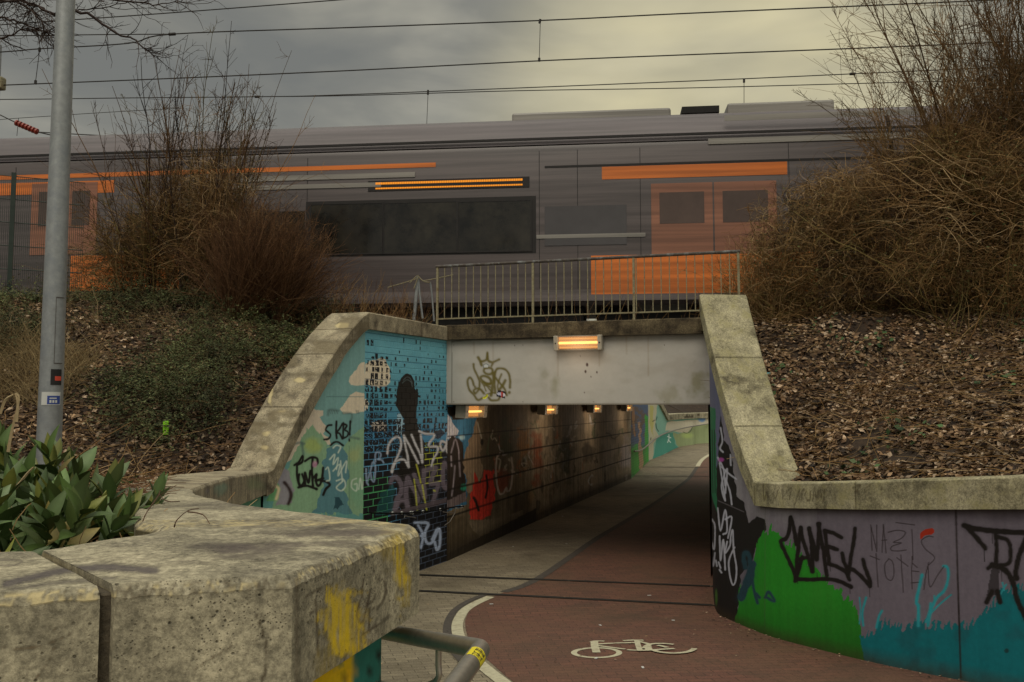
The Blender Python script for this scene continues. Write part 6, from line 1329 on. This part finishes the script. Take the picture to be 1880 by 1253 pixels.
s1 = wrap('sticker', zz2(707), zz2(678), .42, 1.35, M['ink']); s1['label'] = 'dark sticker with a red flame'
wrap('flame_print', zz2(699), zz2(691), .75, 1.3, M['st_red'], .0848, s1)
s2 = wrap('sticker', zz2(744), zz2(720), -.28, 1.3, M['st_white']); s2['label'] = 'white and blue sticker'
wrap('blue_field', zz2(742.5), zz2(727), .22, 1.25, M['st_blue'], .0848, s2)
for k in range(3): wrap('white_print', zz2(740), zz2(735), .40+k*.22, .55+k*.22, M['st_white'], .0854, s2)
wrap('white_print', zz2(732.5), zz2(730.5), .40, .95, M['st_white'], .0854, s2)
# access hatch outline
zt1, zb1 = zz2(545), zz2(668)
for a, b, z0, z1 in ((.62, .66, zb1, zt1), (.62, 1.4, zt1-.006, zt1), (.62, 1.4, zb1, zb1+.006)): wrap('hatch_seam', z0, z1, a, b, M['grey_pav'], .0843)
# ------------------------------------------------------------------ green mesh fence at the far left
fen = thing('mesh_fence', 'dark green welded mesh fence behind the lamp post at left', 'fence', (-8.0, 13.9, 4.0))
A_, B_ = at_y(-70, 510, 13.6), at_y(150, 505, 14.3)
def fp(t): return A_+(B_-A_)*t
mb = MB(); zt0, zb0 = at_y(20, 325, 13.9)[2], 3.9
for j in range(7): z_ = zb0+(zt0-zb0)*j/6; mb.tube([(*fp(0)[:2], z_-.0), (*fp(1)[:2], z_-.0)], .008, 5)
for j in range(60): q = fp(j/59)[:2]; mb.tube([(*q, zb0), (*q, zt0)], .0035, 4)
mb.build('mesh_panel', M['green_fence'], fen)
for px_ in (18,): 
    t_ = (px_+70)/220; q = fp(t_); mb = MB(); mb.box((q[0], q[1]-.04, (zb0+zt0)/2), (.07, .05, zt0-zb0+.1), (B_-A_)[:2]); mb.build('post', M['galv'] if px_ > 100 else M['green_fence'], fen)
# ------------------------------------------------------------------ steel handrail in the foreground
hr2 = thing('handrail', 'bent stainless tube handrail with yellow sticker at the bottom of the picture', 'handrail', (-.1, 2.1, 1.0))
A_, B_, C_ = at_y(690, 1158, 2.86), at_y(884, 1192, 2.16), at_y(770, 1345, 1.62)
AB = (B_-A_)/np.linalg.norm(B_-A_); BC = (C_-B_)/np.linalg.norm(C_-B_)
bend = [B_-AB*.028+(0), B_-AB*.010+BC*.002, B_-AB*.002+BC*.010, B_+BC*.028]
mb = MB(); mb.tube([A_-AB*.1]+[A_]+bend+[B_+BC*.2, C_, C_+BC*.3], .0235, 22); mb.build('tube', M['steel'], hr2, smooth=True)
mb = MB(); q = A_+AB*(np.linalg.norm(B_-A_)*.66); mb.tube(cr([q, q+np.array([0, 0, -.06]), q+np.array([0, .0, -.095]), q+np.array([-.03, .02, -.12]), q+np.array([-.10, .03, -.128]), q+np.array([-.30, .12, -.135])], 5), .0085, 10); mb.build('bracket', M['steel'], hr2, smooth=True)
mb = MB(); q = C_+BC*.25; mb.cyl((q[0], q[1], (q[2]+.7)/2), .021, q[2]-.7, n=16); mb.build('post', M['steel'], hr2, smooth=True)
# sticker on the tube: built in the tube's own frame
vw = np.array([0, 0, EYE])-(B_+BC*.06); e2 = vw-BC*np.dot(vw, BC); e2 /= np.linalg.norm(e2); e1 = np.cross(BC, e2)     # e2 faces up/out, e1 across
def tube_patch(mb, c, s0, s1, a0, a1, r_, n=8):
    vs = [c+BC*s+r_*(math.cos(a)*e2+math.sin(a)*e1) for s in (s0, s1) for a in np.linspace(a0, a1, n+1)]; mb.add(vs, [(k, k+1, n+2+k, n+1+k) for k in range(n)])
c_ = B_; mb = MB(); tube_patch(mb, c_, .068, .130, -1.2, 1.0, .0239); stk = mb.build('sticker', M['sticker_y'], hr2)
# letters T H E   D U in strokes on the sticker (5x7 cells along the tube)
glyph = {'T': [((0, 1), (1, 1)), ((.5, 1), (.5, 0))], 'H': [((0, 0), (0, 1)), ((1, 0), (1, 1)), ((0, .5), (1, .5))], 'E': [((0, 0), (0, 1)), ((0, 1), (1, 1)), ((0, .5), (.8, .5)), ((0, 0), (1, 0))], 'D': [((0, 0), (0, 1)), ((0, 1), (.7, 1)), ((.7, 1), (1, .5)), ((1, .5), (.7, 0)), ((.7, 0), (0, 0))], 'U': [((0, 1), (0, 0)), ((0, 0), (1, 0)), ((1, 0), (1, 1))]}
mb = MB(); cur = .127
for ch in 'THE DU':
    if ch == ' ': cur -= .004; continue
    for (x0, y0), (x1, y1) in glyph[ch]:
        def PT(x, y): a = -.55+(1-y)*-0+ (y-.5)*1.1+.45; s = cur-x*.0065; return c_+BC*s+.0243*(math.cos(a)*e2+math.sin(a)*e1)
        mb.tube([PT(x0, y0), PT((x0+x1)/2, (y0+y1)/2), PT(x1, y1)], .0009, 4)
    cur -= .0098
mb.build('lettering', M['ink'], stk)
# ------------------------------------------------------------------ small litter
q = at_y(307, 797, 8.7); zq = float(zbank_l(np.array([q[0]]), np.array([q[1]]))[0])
for _y in np.arange(6, 12, .05):
    q2 = at_y(307, 801, _y)
    if zbank_l(np.array([q2[0]]), np.array([_y]))[0] > q2[2]-.05: q = q2; break
mb = MB(); mb.box(q+np.array([0, -.05, .10]), (.065, .03, .17), (1, .2)); tag(mb.build('litter_pouch', M['neon'], bevel=.008), 'neon green plastic scrap lying among leaves on the left bank', 'litter')
for _y in np.arange(8, 13, .05):
    q2 = at_y(1409, 689, _y)
    if zbank_r(np.array([q2[0]]), np.array([_y]))[0] > q2[2]-.03: break
mb = MB(); mb.box(q2+np.array([0, 0, .02]), (.09, .04, .03), (1, -.4)); tag(mb.build('litter_scrap', M['litter_blue'], bevel=.006), 'light blue crumpled scrap beside the right steep coping', 'litter')
